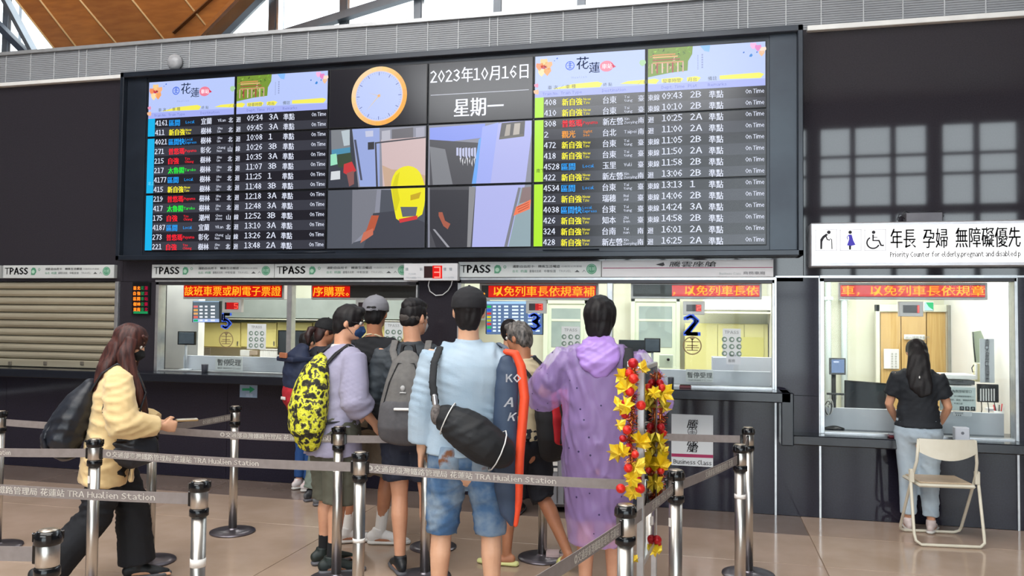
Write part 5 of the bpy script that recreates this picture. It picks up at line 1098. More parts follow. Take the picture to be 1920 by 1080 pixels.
class Fig:
    def __init__(s, label, px, Z, rz, H, name='person', sh=.19, lean=(0, 0), head=(0, 0), w=1.0, J=None, off=None):
        s.k = H / 1.75; s.w = w; s.lean = lean; s.sh = sh; s.g = G(px, Z) if off is None else off
        s.root = thing(name, label, 'person', s.g, None, rz=R(rz)); s.mw = world_loc(s.root)
        s.J = dict(eL=V(-.245, -.01, 1.14), wL=V(-.25, .05, .90), eR=V(.245, -.01, 1.14), wR=V(.25, .05, .90), hL=V(-.09, 0, .90), kL=V(-.10, .012, .49), aL=V(-.10, -.02, .085), hR=V(.09, 0, .90), kR=V(.10, .012, .49), aR=V(.10, -.02, .085), fL=8, fR=-8, pL=0, pR=0)
        for k, v in (J or {}).items(): s.J[k] = V(*v) if isinstance(v, tuple) else v
        s.sL = V(-sh + .005, -.005, 1.40); s.sR = V(sh - .005, -.005, 1.40)
        hm = Matrix.Translation((0, -.005, 1.53)) @ Matrix.Rotation(R(head[0]), 4, 'Z') @ Matrix.Rotation(R(-head[1]), 4, 'X') @ Matrix.Translation((0, .02, .105)); s.hm = hm
    def tf(s, p):
        p = Vector(p); z = p.z
        t = max(0.0, z - .92); q = Vector((p.x * 1.0 + s.lean[0] * t, p.y + s.lean[1] * t, z - (s.lean[1] ** 2 + s.lean[0] ** 2) * t * .5))
        return q * s.k
    def h(s, x, y, z): return s.hm @ Vector((x, y, z))
    def hell(s, b, c, r): return b.ell(s.hm @ Vector(c), r, mtx=s.hm.to_3x3())
    def htube(s, b, pts, ra, rb=None): return b.tube([s.hm @ Vector(p) for p in pts], ra, rb, ref=s.hm.to_3x3() @ Vector((1, 0, 0)))
    def torso_secs(s, g=0.0):
        w = s.w; sh = s.sh / .19
        return [(.80, .10 + g, .085 + g), (.86, .165 * w + g, .115 * w + g), (.93, .172 * w + g, .118 * w + g), (1.0, .158 * w + g, .108 * w + g), (1.08, .145 * w + g, .100 * w + g), (1.18, .155 * w * sh + g, .108 * w + g), (1.28, .170 * w * sh + g, .118 * w + g), (1.36, .176 * w * sh + g, .108 * w + g), (1.41, .150 * sh + g, .09 + g), (1.445, .095 * sh + g, .07 + g), (1.475, .064 + g * .5, .062 + g * .5)]
    def body(s, sk, voxel=.009, hand=True, curl=(45, 45)):
        b = Blob(); S = s.torso_secs(); b.tube([(0, -.004 if z > 1.1 else 0, z) for z, _, _ in S], [a for _, a, _ in S], [c for _, _, c in S], cap=True, seg=20)
        b.tube([(0, -.01, 1.42), (0, -.008, 1.50), s.h(0, -.035, -.05)], [.062, .056, .055])
        s.hell(b, (0, -.012, .025), (.076, .095, .095)); s.hell(b, (0, .02, -.035), (.062, .072, .075)); s.hell(b, (0, .045, -.075), (.038, .042, .034)); s.hell(b, (0, .072, -.088), (.019, .018, .017))
        s.hell(b, (0, .062, .036), (.052, .026, .018)); s.hell(b, (.036, .058, -.018), (.02, .02, .018)); s.hell(b, (-.036, .058, -.018), (.02, .02, .018))
        s.htube(b, [(0, .076, .02), (0, .094, -.012)], [.008, .012]); s.hell(b, (.01, .085, -.018), (.009, .01, .008)); s.hell(b, (-.01, .085, -.018), (.009, .01, .008)); s.hell(b, (0, .078, -.048), (.024, .012, .011))
        for q in (-1, 1): s.hell(b, (q * .079, -.012, -.002), (.009, .018, .030)); s.hell(b, (q * .074, -.004, -.014), (.010, .012, .018))
        for c in 'LR':
            J = s.J; q = -1 if c == 'L' else 1; S_, E, W_ = getattr(s, 's' + c), J['e' + c], J['w' + c]
            b.tube([V(q * s.sh * .5, -.005, 1.40), S_, S_.lerp(E, .3), E, E.lerp(W_, .3), W_], [.055, .055, .047 * s.w, .038, .037, .026])
            if hand: s.hand(b, E, W_, q, curl[0 if c == 'L' else 1])
            h_, k_, a_ = J['h' + c], J['k' + c], J['a' + c]
            mid = k_.lerp(a_, .3); back = (a_ - h_).cross(V(1, 0, 0)).normalized() * .012
            if back.y > 0: back = -back
            b.tube([h_, h_.lerp(k_, .45), k_, mid + back, k_.lerp(a_, .65) + back * .4, a_], [.088 * s.w, .078 * s.w, .053, .055, .042, .034])
            fd_ = s.fdir(c); b.tube([a_ - fd_ * .035 + V(0, 0, -.035), a_ + fd_ * .05 + V(0, 0, -.045), a_ + fd_ * .15 + V(0, 0, -.058)], [.032, .038, .036], [.034, .028, .016], ref=V(fd_.y, -fd_.x, 0))
            for i in range(5): sd = V(fd_.y, -fd_.x, 0) * q * (-.028 + .014 * i); L_ = [.205, .2, .192, .182, .17][i]; b.tube([a_ + fd_ * .14 + sd + V(0, 0, -.064), a_ + fd_ * L_ + sd + V(0, 0, -.07)], [.011 if i == 0 else .008] * 2)
        s.b = b; o = b.build('body', sk, s.root, s.tf, voxel, 2); s.face(); return o
    def fdir(s, c):
        a = R((s.J['f' + c])); return V(math.sin(-a), math.cos(a), math.tan(R(s.J['p' + c]))).normalized()
    def hand(s, b, E, W_, q, curl):
        d = (W_ - E).normalized(); pal = V(-q, 0, 0); 
        pal = (pal - d * pal.dot(d)).normalized(); sd = d.cross(pal)
        if sd.y < 0: sd = -sd
        b.tube([W_ - d * .01, W_ + d * .04, W_ + d * .085], [.024, .038, .040], [.02, .017, .014], ref=sd)
        for i in range(4):
            o = W_ + d * .082 + sd * (.030 - .020 * i); L_ = [.066, .075, .070, .055][i]; a = R(curl * .45); p = [o]; ang = 0
            for f in (.45, .32, .23): ang += R(curl) * .6; p.append(p[-1] + (d * math.cos(ang) + pal * math.sin(ang)) * L_ * f)
            b.tube(p, [.0085, .008, .0075, .0065], seg=8)
        t0 = W_ + d * .02 + sd * .03; t1 = t0 + (d * .7 + sd * .6 + pal * .35).normalized() * .04; b.tube([t0, t1, t1 + (d * .9 + pal * .4).normalized() * .032], [.013, .011, .008], seg=8)
    def face(s):
        mb = MB()
        for q in (-1, 1):
            c = s.mw @ s.tf(s.h(q * .031, .078, .008)); k = s.k; v = []; f = []
            fw = (s.mw.to_3x3() @ s.hm.to_3x3() @ V(0, 1, 0)).normalized()
            for nm, cc, r, m_ in (('eye', c, .0125, eyew), ('pupil', c + fw * .0078, .0062, eyeb)):
                e = MB(); e.lathe(cc, [(r * k * math.sin(a * math.pi / 6) + .0002, -r * k * math.cos(a * math.pi / 6)) for a in range(7)], m_, 12); o = e.build(nm, s.root)
            Blob_ = Blob(); s.htube(Blob_, [(q * .016, .087, .034), (q * .032, .086, .039), (q * .048, .074, .034)], [.003, .0035, .002]); Blob_.build('eyebrow', browm, s.root, s.tf, .003, 1)
        B = Blob(); s.htube(B, [(-.022, .082, -.047), (0, .090, -.044), (.022, .082, -.047)], [.003, .006, .003]); s.htube(B, [(-.018, .082, -.053), (0, .088, -.054), (.018, .082, -.053)], [.003, .006, .003]); B.build('mouth', lipm, s.root, s.tf, .003, 1)
    def part(s, b, name, m, **k): k.setdefault('tf', s.tf); return b.build(name, m, k.pop('parent', s.root), **k)
    def arm(s, b, c, g, frac, flare=0.0, puff=0.0):
        S_, E, W_ = getattr(s, 's' + c), s.J['e' + c], s.J['w' + c]; q = -1 if c == 'L' else 1; pts = [V(q * s.sh * .35, -.005, 1.385), V(q * s.sh * .8, -.005, 1.395), S_]; r = [.065 + g, .062 + g, .056 + g]
        def at(f): return S_.lerp(E, f * 2) if f <= .5 else E.lerp(W_, (f - .5) * 2)
        fs = [f for f in (.15, .3, .42, .5, .6, .75, .9) if f < frac] + [frac]
        for f in fs: pts.append(at(f)); r.append(.056 - .03 * f + g + flare * f + puff * math.sin(min(1, f) * math.pi))
        b.tube(pts, r, cap=False); 
    def top(s, m, g=.018, sleeve=.33, hem=.84, flare=0.0, amp=.006, seed=1, collar=False, name='shirt', sg=None, voxel=.012, sflare=0.0, hemw=0.0, hood=False, label=None, puff=0.0, front=None):
        b = Blob(); S = [x for x in s.torso_secs(g) if x[0] > max(hem, .9)]; lo = [z for z in (hem, .5 * (hem + .98)) if z < S[0][0] - .02]
        base = (.176 * s.w + g + hemw, .122 * s.w + g + hemw); S = [(z, base[0] + flare * (.98 - z), base[1] + flare * (.98 - z)) for z in lo] + [(z, max(a, base[0] * (.9 if z < 1.1 else 0) if g > .012 else a), max(c, (base[1] * .9 if z < 1.1 else 0) if g > .012 else c)) for z, a, c in S]
        b.tube([(0, -.004, z) for z, _, _ in S], [a for _, a, _ in S], [c for _, _, c in S], cap=False, seg=22)
        for c in 'LR': s.arm(b, c, (g if sg is None else sg) * .8, sleeve, sflare, puff)
        if collar: b.tube([(0, -.01, 1.45), (0, -.012, 1.495)], [.078, .070], [.078, .070], cap=False)
        return s.part(b, name, m, voxel=voxel, smooth=3, disp=folds(amp, 13, seed), label=label)
    def legs(s, m, g=.02, frac=.5, flare=0.0, amp=.005, seed=2, name='trousers', waist=1.02, voxel=.012, label=None):
        b = Blob(); S = [(.80, .105 + g, .09 + g), (.86, .17 * s.w + g, .118 * s.w + g), (.93, .172 * s.w + g, .118 * s.w + g), (waist, .158 * s.w + g * .7, .110 * s.w + g * .7)]
        b.tube([(0, 0, z) for z, _, _ in S], [a for _, a, _ in S], [c for _, _, c in S], cap=False, seg=20)
        for c in 'LR':
            h_, k_, a_ = s.J['h' + c], s.J['k' + c], s.J['a' + c]; at = lambda f: h_.lerp(k_, f * 2) if f <= .5 else k_.lerp(a_, (f - .5) * 2); pts = []; r = []
            for f in [f for f in (0, .12, .25, .38, .5, .62, .75, .9) if f < frac] + [frac]: pts.append(at(f)); r.append(max(.088 * s.w - .07 * min(f, .5) - (.03 * max(0, f - .5)), .04) + g + flare * f)
            b.tube(pts, r, cap=False)
        return s.part(b, name, m, voxel=voxel, smooth=2, disp=folds(amp, 15, seed, (1, .5, 1.6)), label=label)
    def sock(s, m, top=.2):
        for c in 'LR':
            k_, a_ = s.J['k' + c], s.J['a' + c]; b = Blob(); t = (top - .085) / .405; b.tube([k_.lerp(a_, 1 - t), k_.lerp(a_, 1 - t * .5), a_, a_ + V(0, 0, -.03)], [.047, .043, .040, .04], cap=False); s.part(b, 'sock', m, voxel=.008, smooth=1, disp=folds(.001, 30, 4))
    def shoe(s, m, sole, kind='sneaker', lace=None):
        for c in 'LR':
            a_ = s.J['a' + c]; fd_ = s.fdir(c); sd = V(fd_.y, -fd_.x, 0).normalized(); up = sd.cross(fd_).normalized()
            if up.z < 0: up = -up
            M_ = Matrix((sd, fd_, up)).transposed().to_4x4(); M_.translation = a_ + V(0, 0, -.085) if abs(s.J['p' + c]) < 1 else a_ - up * .085
            e = empty('shoe'); e.parent = s.root; ob = []
            def rel(p): return s.tf(M_ @ Vector(p))
            b = Blob(); sl = Blob()
            out = [(-.075, .030), (-.05, .038), (0, .036), (.06, .043), (.12, .048), (.17, .043), (.205, .026)]
            if kind == 'slide':
                sl.tube([(0, y, .018) for y, _ in out], [w_ + .004 for _, w_ in out], [.018] * 7, cap=True); b.tube([(0, .075, .045), (0, .10, .048), (0, .14, .040)], [.052, .055, .050], [.034, .034, .028], cap=False); sl_top = None
            else:
                sl.tube([(0, y, .016) for y, _ in out], [w_ + .003 for _, w_ in out], [.016] * 7, cap=True)
                b.tube([(0, -.065, .05), (0, -.045, .06), (0, 0, .062), (0, .05, .055), (0, .10, .043), (0, .15, .034), (0, .19, .028)], [.028, .034, .036, .038, .041, .038, .026], [.04, .046, .046, .04, .034, .026, .018]); b.tube([(0, -.012, .06), (0, -.008, .115)], [.043, .042], [.05, .047], cap=False)
            sl.build('sole', sole, e, rel, .007, 1); u = b.build('upper', m, e, rel, .007, 1)
            if lace:
                for i in range(4):
                    l = Blob(); l.tube([(-.026, .03 + i * .024, .094 - i * .011), (0, .03 + i * .024, .101 - i * .012), (.026, .03 + i * .024, .094 - i * .011)], .0035); l.build('lace', lace, e, rel, .003, 0)
    def hair_short(s, m, fringe=.05, back=-.05, vol=.012, amp=.004, seed=3, side=True):
        b = Blob(); s.hell(b, (0, -.016, .035), (.080 + vol * .6, .098 + vol * .6, .084 + vol)); s.hell(b, (0, -.055, -.005), (.070 + vol * .4, .052 + vol * .4, .055 + (-back - .05) + .02)); s.hell(b, (0, .05, .085), (.058, .045, .035))
        if side:
            for q in (-1, 1): s.hell(b, (q * .066, .0, .03), (.018, .045, .045))
        return s.part(b, 'hair', m, voxel=.008, smooth=2, disp=strands(amp, 110, seed))
    def cap(s, m, brim=True, yaw=0, label=None, hole=False):
        e = empty('cap'); e.parent = s.root
        if label: e['label'] = label
        Ry = Matrix.Rotation(R(yaw), 4, 'Z'); old = s.hm; s.hm = s.hm @ Matrix.Translation((0, -.012, 0)) @ Ry
        b = Blob(); 
        for z, a, c in ((0, 0, 0),):
            b.tube([s.h(0, 0, zz) for zz in (.022, .05, .08, .108, .130, .142)], [.095, .096, .092, .076, .050, .014], [.112, .112, .106, .086, .056, .014], cap=False, ref=s.hm.to_3x3() @ V(1, 0, 0), seg=24)
        s.part(b, 'crown', m, voxel=.007, smooth=2, parent=e, disp=folds(.001, 20, 5))
        if brim:
            b = Blob(); s.htube(b, [(0, .07, .036), (0, .12, .034), (0, .165, .024)], [.080, .075, .045], [.006, .005, .004]); s.part(b, 'brim', m, voxel=.006, smooth=1, parent=e)
        b = Blob(); s.hell(b, (0, 0, .143), (.008, .008, .005)); s.part(b, 'button', m, voxel=.003, smooth=0, parent=e)
        if hole:
            b = Blob(); s.hell(b, (0, -.098, .042), (.040, .014, .022)); s.part(b, 'strap_opening', hairk, voxel=.005, smooth=1, parent=e); b = Blob(); s.htube(b, [(-.045, -.100, .024), (0, -.118, .020), (.045, -.100, .024)], .006); s.part(b, 'strap', m, voxel=.004, smooth=0, parent=e)
        s.hm = old
    def mask(s, m, cord='#20242c'):
        b = Blob(); s.hell(b, (0, .055, -.045), (.052, .052, .048)); s.htube(b, [(0, .09, -.02), (0, .103, -.045), (0, .088, -.075)], [.018, .024, .018]); e = s.part(b, 'face_mask', m, voxel=.006, smooth=2, disp=folds(.001, 30, 6))
        for q in (-1, 1): b = Blob(); s.htube(b, [(q * .050, .055, -.025), (q * .075, .01, -.005), (q * .082, -.016, .006)], .0025); s.htube(b, [(q * .048, .045, -.07), (q * .072, .01, -.035), (q * .080, -.018, -.02)], .0025); s.part(b, 'ear_loop', ink(cord), voxel=.0035, smooth=0)
    def glasses(s, m):
        b = Blob()
        for q in (-1, 1):
            s.htube(b, [(q * (.033 + .021 * math.cos(a)), .094 - .006 * abs(math.cos(a)), .006 + .017 * math.sin(a)) for a in [i * .5236 for i in range(13)]], .002); s.htube(b, [(q * .054, .088, .010), (q * .078, .03, .012), (q * .084, -.02, .006)], .002)
        s.htube(b, [(-.012, .095, .008), (.012, .095, .008)], .002); s.part(b, 'glasses', m, voxel=.003, smooth=0)
    # things worn or carried: a top-level thing in the wearer's frame
    def prop(s, name, label, cat, base, group=None):
        b = s.tf(base); o = thing(name, label, cat, s.mw @ b, group, rz=s.root.rotation_euler.z); o_b = tuple(b)
        return o, (lambda bl, nm, m, **k: bl.build(nm, m, k.pop('parent', o), k.pop('tf', s.tf), base=o_b, **k))
    def straps(s, mk, m, y0=-.13, z0=1.38, z1=1.0, w_=.020, x=.11, g=.03):
        for q in (-1, 1):
            b = Blob(); t = .118 * s.w + g
            b.tube([(q * x * .7, -.115 - g, z0 - .03), (q * x, -.09 - g * .3, 1.42 + g * .3), (q * x, -.02, 1.452 + g * .9), (q * x * 1.08, .06 + g, 1.41 + g * .3), (q * x * 1.2, t, 1.30), (q * x * 1.45, t * .8, 1.15), (q * x * 1.65, 0.0, z1 + .02), (q * x * 1.2, -.11 - g, z1)], [w_] * 8, [.007] * 8, ref=(1, 0, 0)); mk(b, 'strap', m, voxel=.007, smooth=1)
shw = mat('shoe_white', '#e8e6e4', .45, col2='#dddbd9', scale=14); shb = mat('shoe_black', '#15171a', .5, col2='#20252a', scale=14, bump=.1); sole_g = mat('sole_grey', '#5c5c62', .6, bump=.05); sole_w = mat('sole_white', '#d8d6d2', .6, bump=.05)
zipm = mat('zip_silver', '#c4c4c8', .3, .8, bump=.02)
# ---------------------------------------------------------------- woman in the yellow jacket, walking right
yj = mat('jacket_yellow', '#e8cd98', .85, col2='#dfc18a', scale=5, bump=.15, bscale=30, sheen=.3); tr_b = mat('trousers_black', '#0c0e14', .8, col2='#12151d', scale=6, bump=.1)
P1 = Fig('woman with long brown hair and pale yellow jacket walking right', 218, 4.93, -51, 1.60, sh=.165, lean=(0, .06), head=(-16, 20),
         J=dict(eR=(.26, .04, 1.11), wR=(.15, .29, 1.075), eL=(-.26, .04, 1.11), wL=(-.12, .30, 1.06), kL=(-.09, .13, .50), aL=(-.09, .17, .10), kR=(.09, -.09, .50), aR=(.09, -.36, .17), pR=-28, fL=0, fR=0))
P1.body(skin3, voxel=.007, curl=(62, 70)); P1.face
P1.legs(tr_b, .03, .97, .055, amp=.010, seed=4)
P1.shoe(shb, sole_g)
P1.top(mat('top_pale_blue', '#a9c4dc', .8, col2='#9fbad4', bump=.1), .012, .2, .88, name='inner_top', amp=.003)
b = Blob()
for (z, rx, ry, cy) in ((0, 0, 0, 0),):
    b.tube([(0, -.055, .70), (0, -.04, .86), (0, -.03, 1.0), (0, -.03, 1.15), (0, -.022, 1.28), (0, -.012, 1.38), (0, -.01, 1.45)], [.235, .23, .215, .21, .215, .19, .10], [.150, .152, .140, .135, .138, .12, .085], cap=False, seg=22)
for c in 'LR': P1.arm(b, c, .035, .93, .0, .025)
P1.part(b, 'jacket', yj, voxel=.011, smooth=3, disp=folds(.009, 12, 8))
for q in (-1, 1):
    b = Blob(); b.tube([(q * .05, .06, 1.45), (q * .07, .12, 1.34), (q * .09, .145, 1.15), (q * .11, .13, .95), (q * .13, .115, .72)], [.05, .06, .065, .07, .075], [.014, .016, .018, .018, .016], cap=False); P1.part(b, 'jacket_front', yj, voxel=.009, smooth=2, disp=folds(.005, 14, 9))
b = Blob(); P1.hell(b, (0, -.02, .035), (.096, .112, .106)); P1.hell(b, (0, -.07, -.06), (.095, .065, .12))
b.tube([P1.h(0, -.07, -.05), V(0, -.085, 1.46), V(0, -.115, 1.33), V(0, -.125, 1.22)], [.095, .115, .105, .06], [.06, .06, .045, .025]); P1.part(b, 'hair', hairbr, voxel=.009, smooth=2, disp=strands(.006, 70, 1))
for q in (-1, 1):
    b = Blob(); b.tube([P1.h(q * .075, .01, .04), P1.h(q * .095, .02, -.06), V(q * .11, .06, 1.42), V(q * .105, .125, 1.30), V(q * .09, .165, 1.16), V(q * .08, .175, 1.10)], [.022, .032, .045, .05, .045, .02], [.05, .055, .05, .042, .034, .015]); P1.part(b, 'hair_lock', hairbr, voxel=.008, smooth=2, disp=strands(.005, 80, 2))
b = Blob(); P1.htube(b, [(-.05, .064, .080), (0, .078, .066), (.05, .064, .080)], [.015, .016, .015]); P1.part(b, 'fringe', hairbr, voxel=.007, smooth=1, disp=strands(.003, 110, 2))
P1.mask(mat('mask_black', '#0f1114', .8, bump=.05)); P1.glasses(mat('glasses_dark', '#2c2622', .3))
o, mk = P1.prop('phone', 'phone in the hands of the woman in the yellow jacket', 'phone', V(.0, .40, 1.07))
for nm, a_, b_, m_ in (('case', (-.04, .375, 1.085), (.04, .52, 1.097), mat('phone_tan', '#8c7248', .4, bump=.05)), ('screen', (-.036, .38, 1.096), (.036, .515, 1.099), mat('phone_glass', '#c8c0b0', .1))): bb = MB(); bb.box([x for x in a_], [x for x in b_], m_, bev=.003); bb.v = [tuple(P1.mw @ P1.tf(v)) for v in bb.v]; bb.build(nm, o)
bagk = mat('bag_black', '#14171f', .45, col2='#1c212c', scale=8, bump=.12)
o, mk = P1.prop('backpack', 'large slouching black backpack on the woman in the yellow jacket', 'bag', V(0, -.30, .92))
b = Blob(); b.tube([(0, -.28, .94), (0, -.295, 1.02), (0, -.26, 1.13), (0, -.21, 1.25), (0, -.17, 1.35)], [.13, .16, .16, .14, .09], [.09, .135, .125, .10, .05]); mk(b, 'body', bagk, voxel=.011, smooth=2, disp=folds(.010, 11, 3, ridge=True)); P1.straps(mk, bagk, z0=1.34, z1=1.0, g=.05, w_=.022)
b = Blob(); b.tube([(0, -.385, .95), (0, -.40, 1.02), (0, -.365, 1.12)], [.10, .11, .09], [.03, .035, .03]); mk(b, 'pocket', bagk, voxel=.009, smooth=2, disp=folds(.005, 14, 5))
o, mk = P1.prop('shoulder_bag', 'black slouchy bag hanging at the hip of the woman in the yellow jacket', 'bag', V(.2, .1, .8))
b = Blob(); b.tube([(.17, .02, .95), (.19, .12, .925), (.17, .24, .93)], [.05, .06, .04], [.10, .12, .09], ref=(1, 0, 0)); mk(b, 'body', bagk, voxel=.009, smooth=2, disp=folds(.008, 15, 6)); b = Blob(); b.tube([(.19, -.02, 1.03), (.20, -.08, 1.2), (.13, -.06, 1.42), (.04, .02, 1.50), (-.06, .10, 1.42)], .006); mk(b, 'strap', bagk, voxel=.006, smooth=0)
# ---------------------------------------------------------------- person in a black cap with the navy and red backpack
P2 = Fig('person in a black cap and grey-green trousers facing right', 604, 7.2, -36, 1.63, sh=.165, head=(-14, 14), J=dict(eR=(.22, .03, 1.13), wR=(.12, .22, 1.15), eL=(-.22, .03, 1.13), wL=(-.10, .22, 1.15), kL=(-.1, .04, .49), aR=(.13, -.03, .085)))
P2.body(skin2, voxel=.010); P2.legs(mat('trousers_sage', '#76827a', .85, col2='#6c786f', scale=6, bump=.1), .03, .96, .02, amp=.010, seed=7); P2.shoe(mat('shoe_dark_grey', '#26292e', .5, col2='#7a7c80', ramp=(.5, .7), scale=8), sole_g)
P2.top(mat('jacket_dark_navy', '#20242e', .8, bump=.1), .028, .95, .84, amp=.007, seed=9, name='jacket', collar=True); P2.cap(mat('cap_black_cloth', '#111216', .8, bump=.1)); P2.hair_short(mat('hair_dark_brown', '#241616', .5, col2='#3a2220', scale=20), back=-.1)
b = Blob(); b.tube([P2.h(0, -.095, .02), P2.h(0, -.15, -.01), P2.h(.02, -.165, -.08), P2.h(.03, -.15, -.14)], [.02, .035, .035, .012]); P2.part(b, 'ponytail', MATS['hair_dark_brown'], voxel=.008, smooth=1, disp=strands(.004, 80, 2))
e_ = Blob(); P2.hell(e_, (.083, .01, .062), (.004, .014, .012)); P2.part(e_, 'cap_logo', whitep, voxel=.004, smooth=0)
o, mk = P2.prop('backpack', 'navy and red backpack with a tan leather patch', 'bag', V(0, -.25, .95)); nv_ = mat('pack_navy', '#1c2640', .7, col2='#232e4a', scale=10, bump=.1); rd_ = mat('pack_red', '#b0202e', .7, bump=.1)
b = Blob(); b.tube([(0, -.245, 1.10), (0, -.25, 1.25), (0, -.235, 1.40), (0, -.20, 1.47)], [.17, .18, .165, .10], [.12, .125, .11, .06]); mk(b, 'body', nv_, voxel=.011, smooth=2, disp=folds(.005, 12, 2)); b = Blob(); b.tube([(0, -.24, .93), (0, -.25, .99), (0, -.25, 1.08)], [.13, .17, .172], [.09, .12, .125]); mk(b, 'base', rd_, voxel=.01, smooth=2, disp=folds(.004, 12, 3))
b = Blob(); b.box((-.17, -.385, 1.355), (.17, -.12, 1.40)); mk(b, 'lid', nv_, voxel=.011, smooth=4); b = Blob(); b.box((-.07, -.40, 1.39), (.07, -.375, 1.44)); mk(b, 'leather_patch', mat('tan_leather', '#a8694a', .6, bump=.05), voxel=.006, smooth=1); b = Blob(); b.box((-.04, -.39, 1.0), (.04, -.372, 1.03)); mk(b, 'label_patch', whitep, voxel=.005, smooth=0); P2.straps(mk, nv_, z1=1.02)
# child-like hidden companion in blue jeans and white shoes
P3 = Fig('person hidden behind the queue, blue trousers and white shoes showing', 578, 7.72, -30, 1.50, sh=.155, J=dict(aL=(-.08, -.03, .085)))
P3.body(skin, voxel=.012); P3.legs(mat('trousers_blue', '#1f4a86', .8, col2='#254f8c', bump=.1), .02, .95, 0, amp=.006, seed=3); P3.shoe(mat('shoe_white_pink', '#e4dcdc', .5, col2='#d8a8a8', ramp=(.55, .7), scale=20), sole_w); P3.top(mat('shirt_dark_blue', '#1c2434', .8, bump=.1), .02, .4, .86); P3.hair_short(hairk)
# ---------------------------------------------------------------- man in the lavender shirt
olive = mat('shorts_olive', '#5c5c50', .85, col2='#545448', scale=8, bump=.1); lav = mat('shirt_lavender', '#a29eb6', .8, col2='#9693ac', scale=4, bump=.12, bscale=40)
P4 = Fig('man in a lavender shirt, olive shorts and navy face mask facing right', 630, 5.36, -37, 1.74, lean=(0, .10), head=(-36, 6), w=1.06, J=dict(eR=(.27, -.02, 1.14), wR=(.23, .17, .97), eL=(-.26, .02, 1.14), wL=(-.2, .2, 1.0), kL=(-.10, .02, .49), aL=(-.11, .0, .085), kR=(.10, .0, .49), aR=(.11, -.05, .085), fR=-20, fL=-5))
P4.body(skin, voxel=.008); P4.legs(olive, .04, .56, .03, amp=.007, seed=11, name='shorts'); P4.sock(mat('sock_black', '#15161a', .9, bump=.1), .2); P4.shoe(mat('shoe_black_green', '#1c2624', .5, col2='#2e5048', ramp=(.68, .70), const=True, scale=14), sole_g, lace=shb)
P4.top(lav, .034, .72, .76, flare=.08, amp=.007, seed=12, collar=True, sflare=.03, puff=.015); P4.top(mat('tee_white', '#d8d4d4', .8, bump=.1), .008, .2, .9, amp=.002, name='undershirt', collar=True)
P4.hair_short(hairk, back=-.07, vol=.014); P4.mask(mat('mask_navy', '#1b3a66', .8, bump=.05)); P4.glasses(mat('glasses_silver', '#787880', .3, .6))
o, mk = P4.prop('backpack', 'yellow and black camouflage backpack on the man in the lavender shirt', 'bag', V(0, -.28, .82)); camo = mat('camo_yellow', '#17160f', .75, col2=['#3c3a2a', '#c8c828', '#dfe04a', '#5a5638', '#1a1912'], scale=17, ramp=(.36, .64), const=True, detail=5)
b = Blob(); b.tube([(.03, -.195, .86), (.03, -.215, .95), (.03, -.22, 1.08), (.03, -.21, 1.22), (.02, -.185, 1.34), (0, -.16, 1.40)], [.12, .165, .17, .15, .11, .06], [.07, .11, .12, .105, .075, .035]); mk(b, 'body', camo, voxel=.01, smooth=2, disp=folds(.006, 13, 7)); blkn = mat('nylon_black', '#16171b', .7, bump=.1); P4.straps(mk, blkn, z1=.98, g=.045, w_=.026); b = Blob(); b.tube([(-.03, -.17, 1.40), (0, -.18, 1.45), (.03, -.17, 1.40)], .009); mk(b, 'handle', blkn, voxel=.006, smooth=0)
b = Blob(); b.tube([(-.11, -.255, .92), (-.125, -.265, 1.1), (-.07, -.25, 1.28), (.02, -.245, 1.33), (.12, -.25, 1.28), (.175, -.265, 1.1), (.16, -.255, .92)], .006); mk(b, 'zip', blkn, voxel=.006, smooth=0)
# ---------------------------------------------------------------- man with the grey cap
P5 = Fig('man in a grey cap and black T-shirt with white socks and white shoes, back turned', 703, 5.95, 6, 1.80, head=(0, 4), w=1.12, J=dict(eL=(-.27, .03, 1.14), wL=(-.16, .22, 1.06), eR=(.27, .03, 1.14), wR=(.16, .22, 1.06), kL=(-.12, .02, .49), aL=(-.17, -.03, .085), kR=(.11, .02, .49), aR=(.07, -.02, .085), fL=-62, fR=-80))
P5.body(skin2, voxel=.009); P5.legs(mat('shorts_khaki', '#7a7060', .85, col2='#70675a', bump=.1), .04, .52, .03, amp=.007, seed=13, name='shorts'); P5.sock(mat('sock_white', '#e4e0dc', .9, bump=.1), .26); P5.shoe(shw, sole_w, lace=shw)
P5.top(mat('tee_black', '#101218', .85, col2='#15181f', bump=.1), .024, .36, .82, amp=.007, seed=14); b = Blob(); b.tube([(-.062, -.055, 1.475), (-.03, -.083, 1.49), (0, -.088, 1.494), (.03, -.083, 1.49), (.062, -.055, 1.475)], .007); P5.part(b, 'neck_chain', mat('chain_cream', '#d8c8a8', .5), voxel=.005, smooth=0)
P5.hair_short(hairk, back=-.06); P5.cap(mat('cap_grey', '#85858c', .85, col2='#7b7b82', scale=9, bump=.1), hole=True, label='grey cap with strap opening')
o, mk = P5.prop('camera_bag', 'small black bag hanging at the side of the man in the grey cap', 'bag', V(.2, .0, .85)); b = Blob(); b.box((.02, -.20, .84), (.12, -.14, .98)); mk(b, 'body', blkn, voxel=.007, smooth=3); b = Blob(); b.tube([(.03, -.17, .97), (-.06, -.16, 1.25), (-.13, -.06, 1.46), (-.12, .08, 1.40), (.0, .16, 1.15), (.16, .08, .98), (.11, -.14, .97)], .006); mk(b, 'strap', blkn, voxel=.006, smooth=0)
o, mk = P5.prop('ticket_booklet', 'gold booklet held up right of the man in the grey cap', 'booklet', V(.22, .1, 1.4)); b = Blob(); b.box((.17, .10, 1.36), (.24, .115, 1.46)); mk(b, 'cover', mat('booklet_gold', '#b8a468', .5, col2='#6a5c38', scale=30), voxel=.006, smooth=0); b = Blob(); b.box((.178, .094, 1.37), (.232, .102, 1.40)); mk(b, 'lower_label', mat('booklet_pale', '#d8cfa0', .5, bump=.02), voxel=.005, smooth=0)
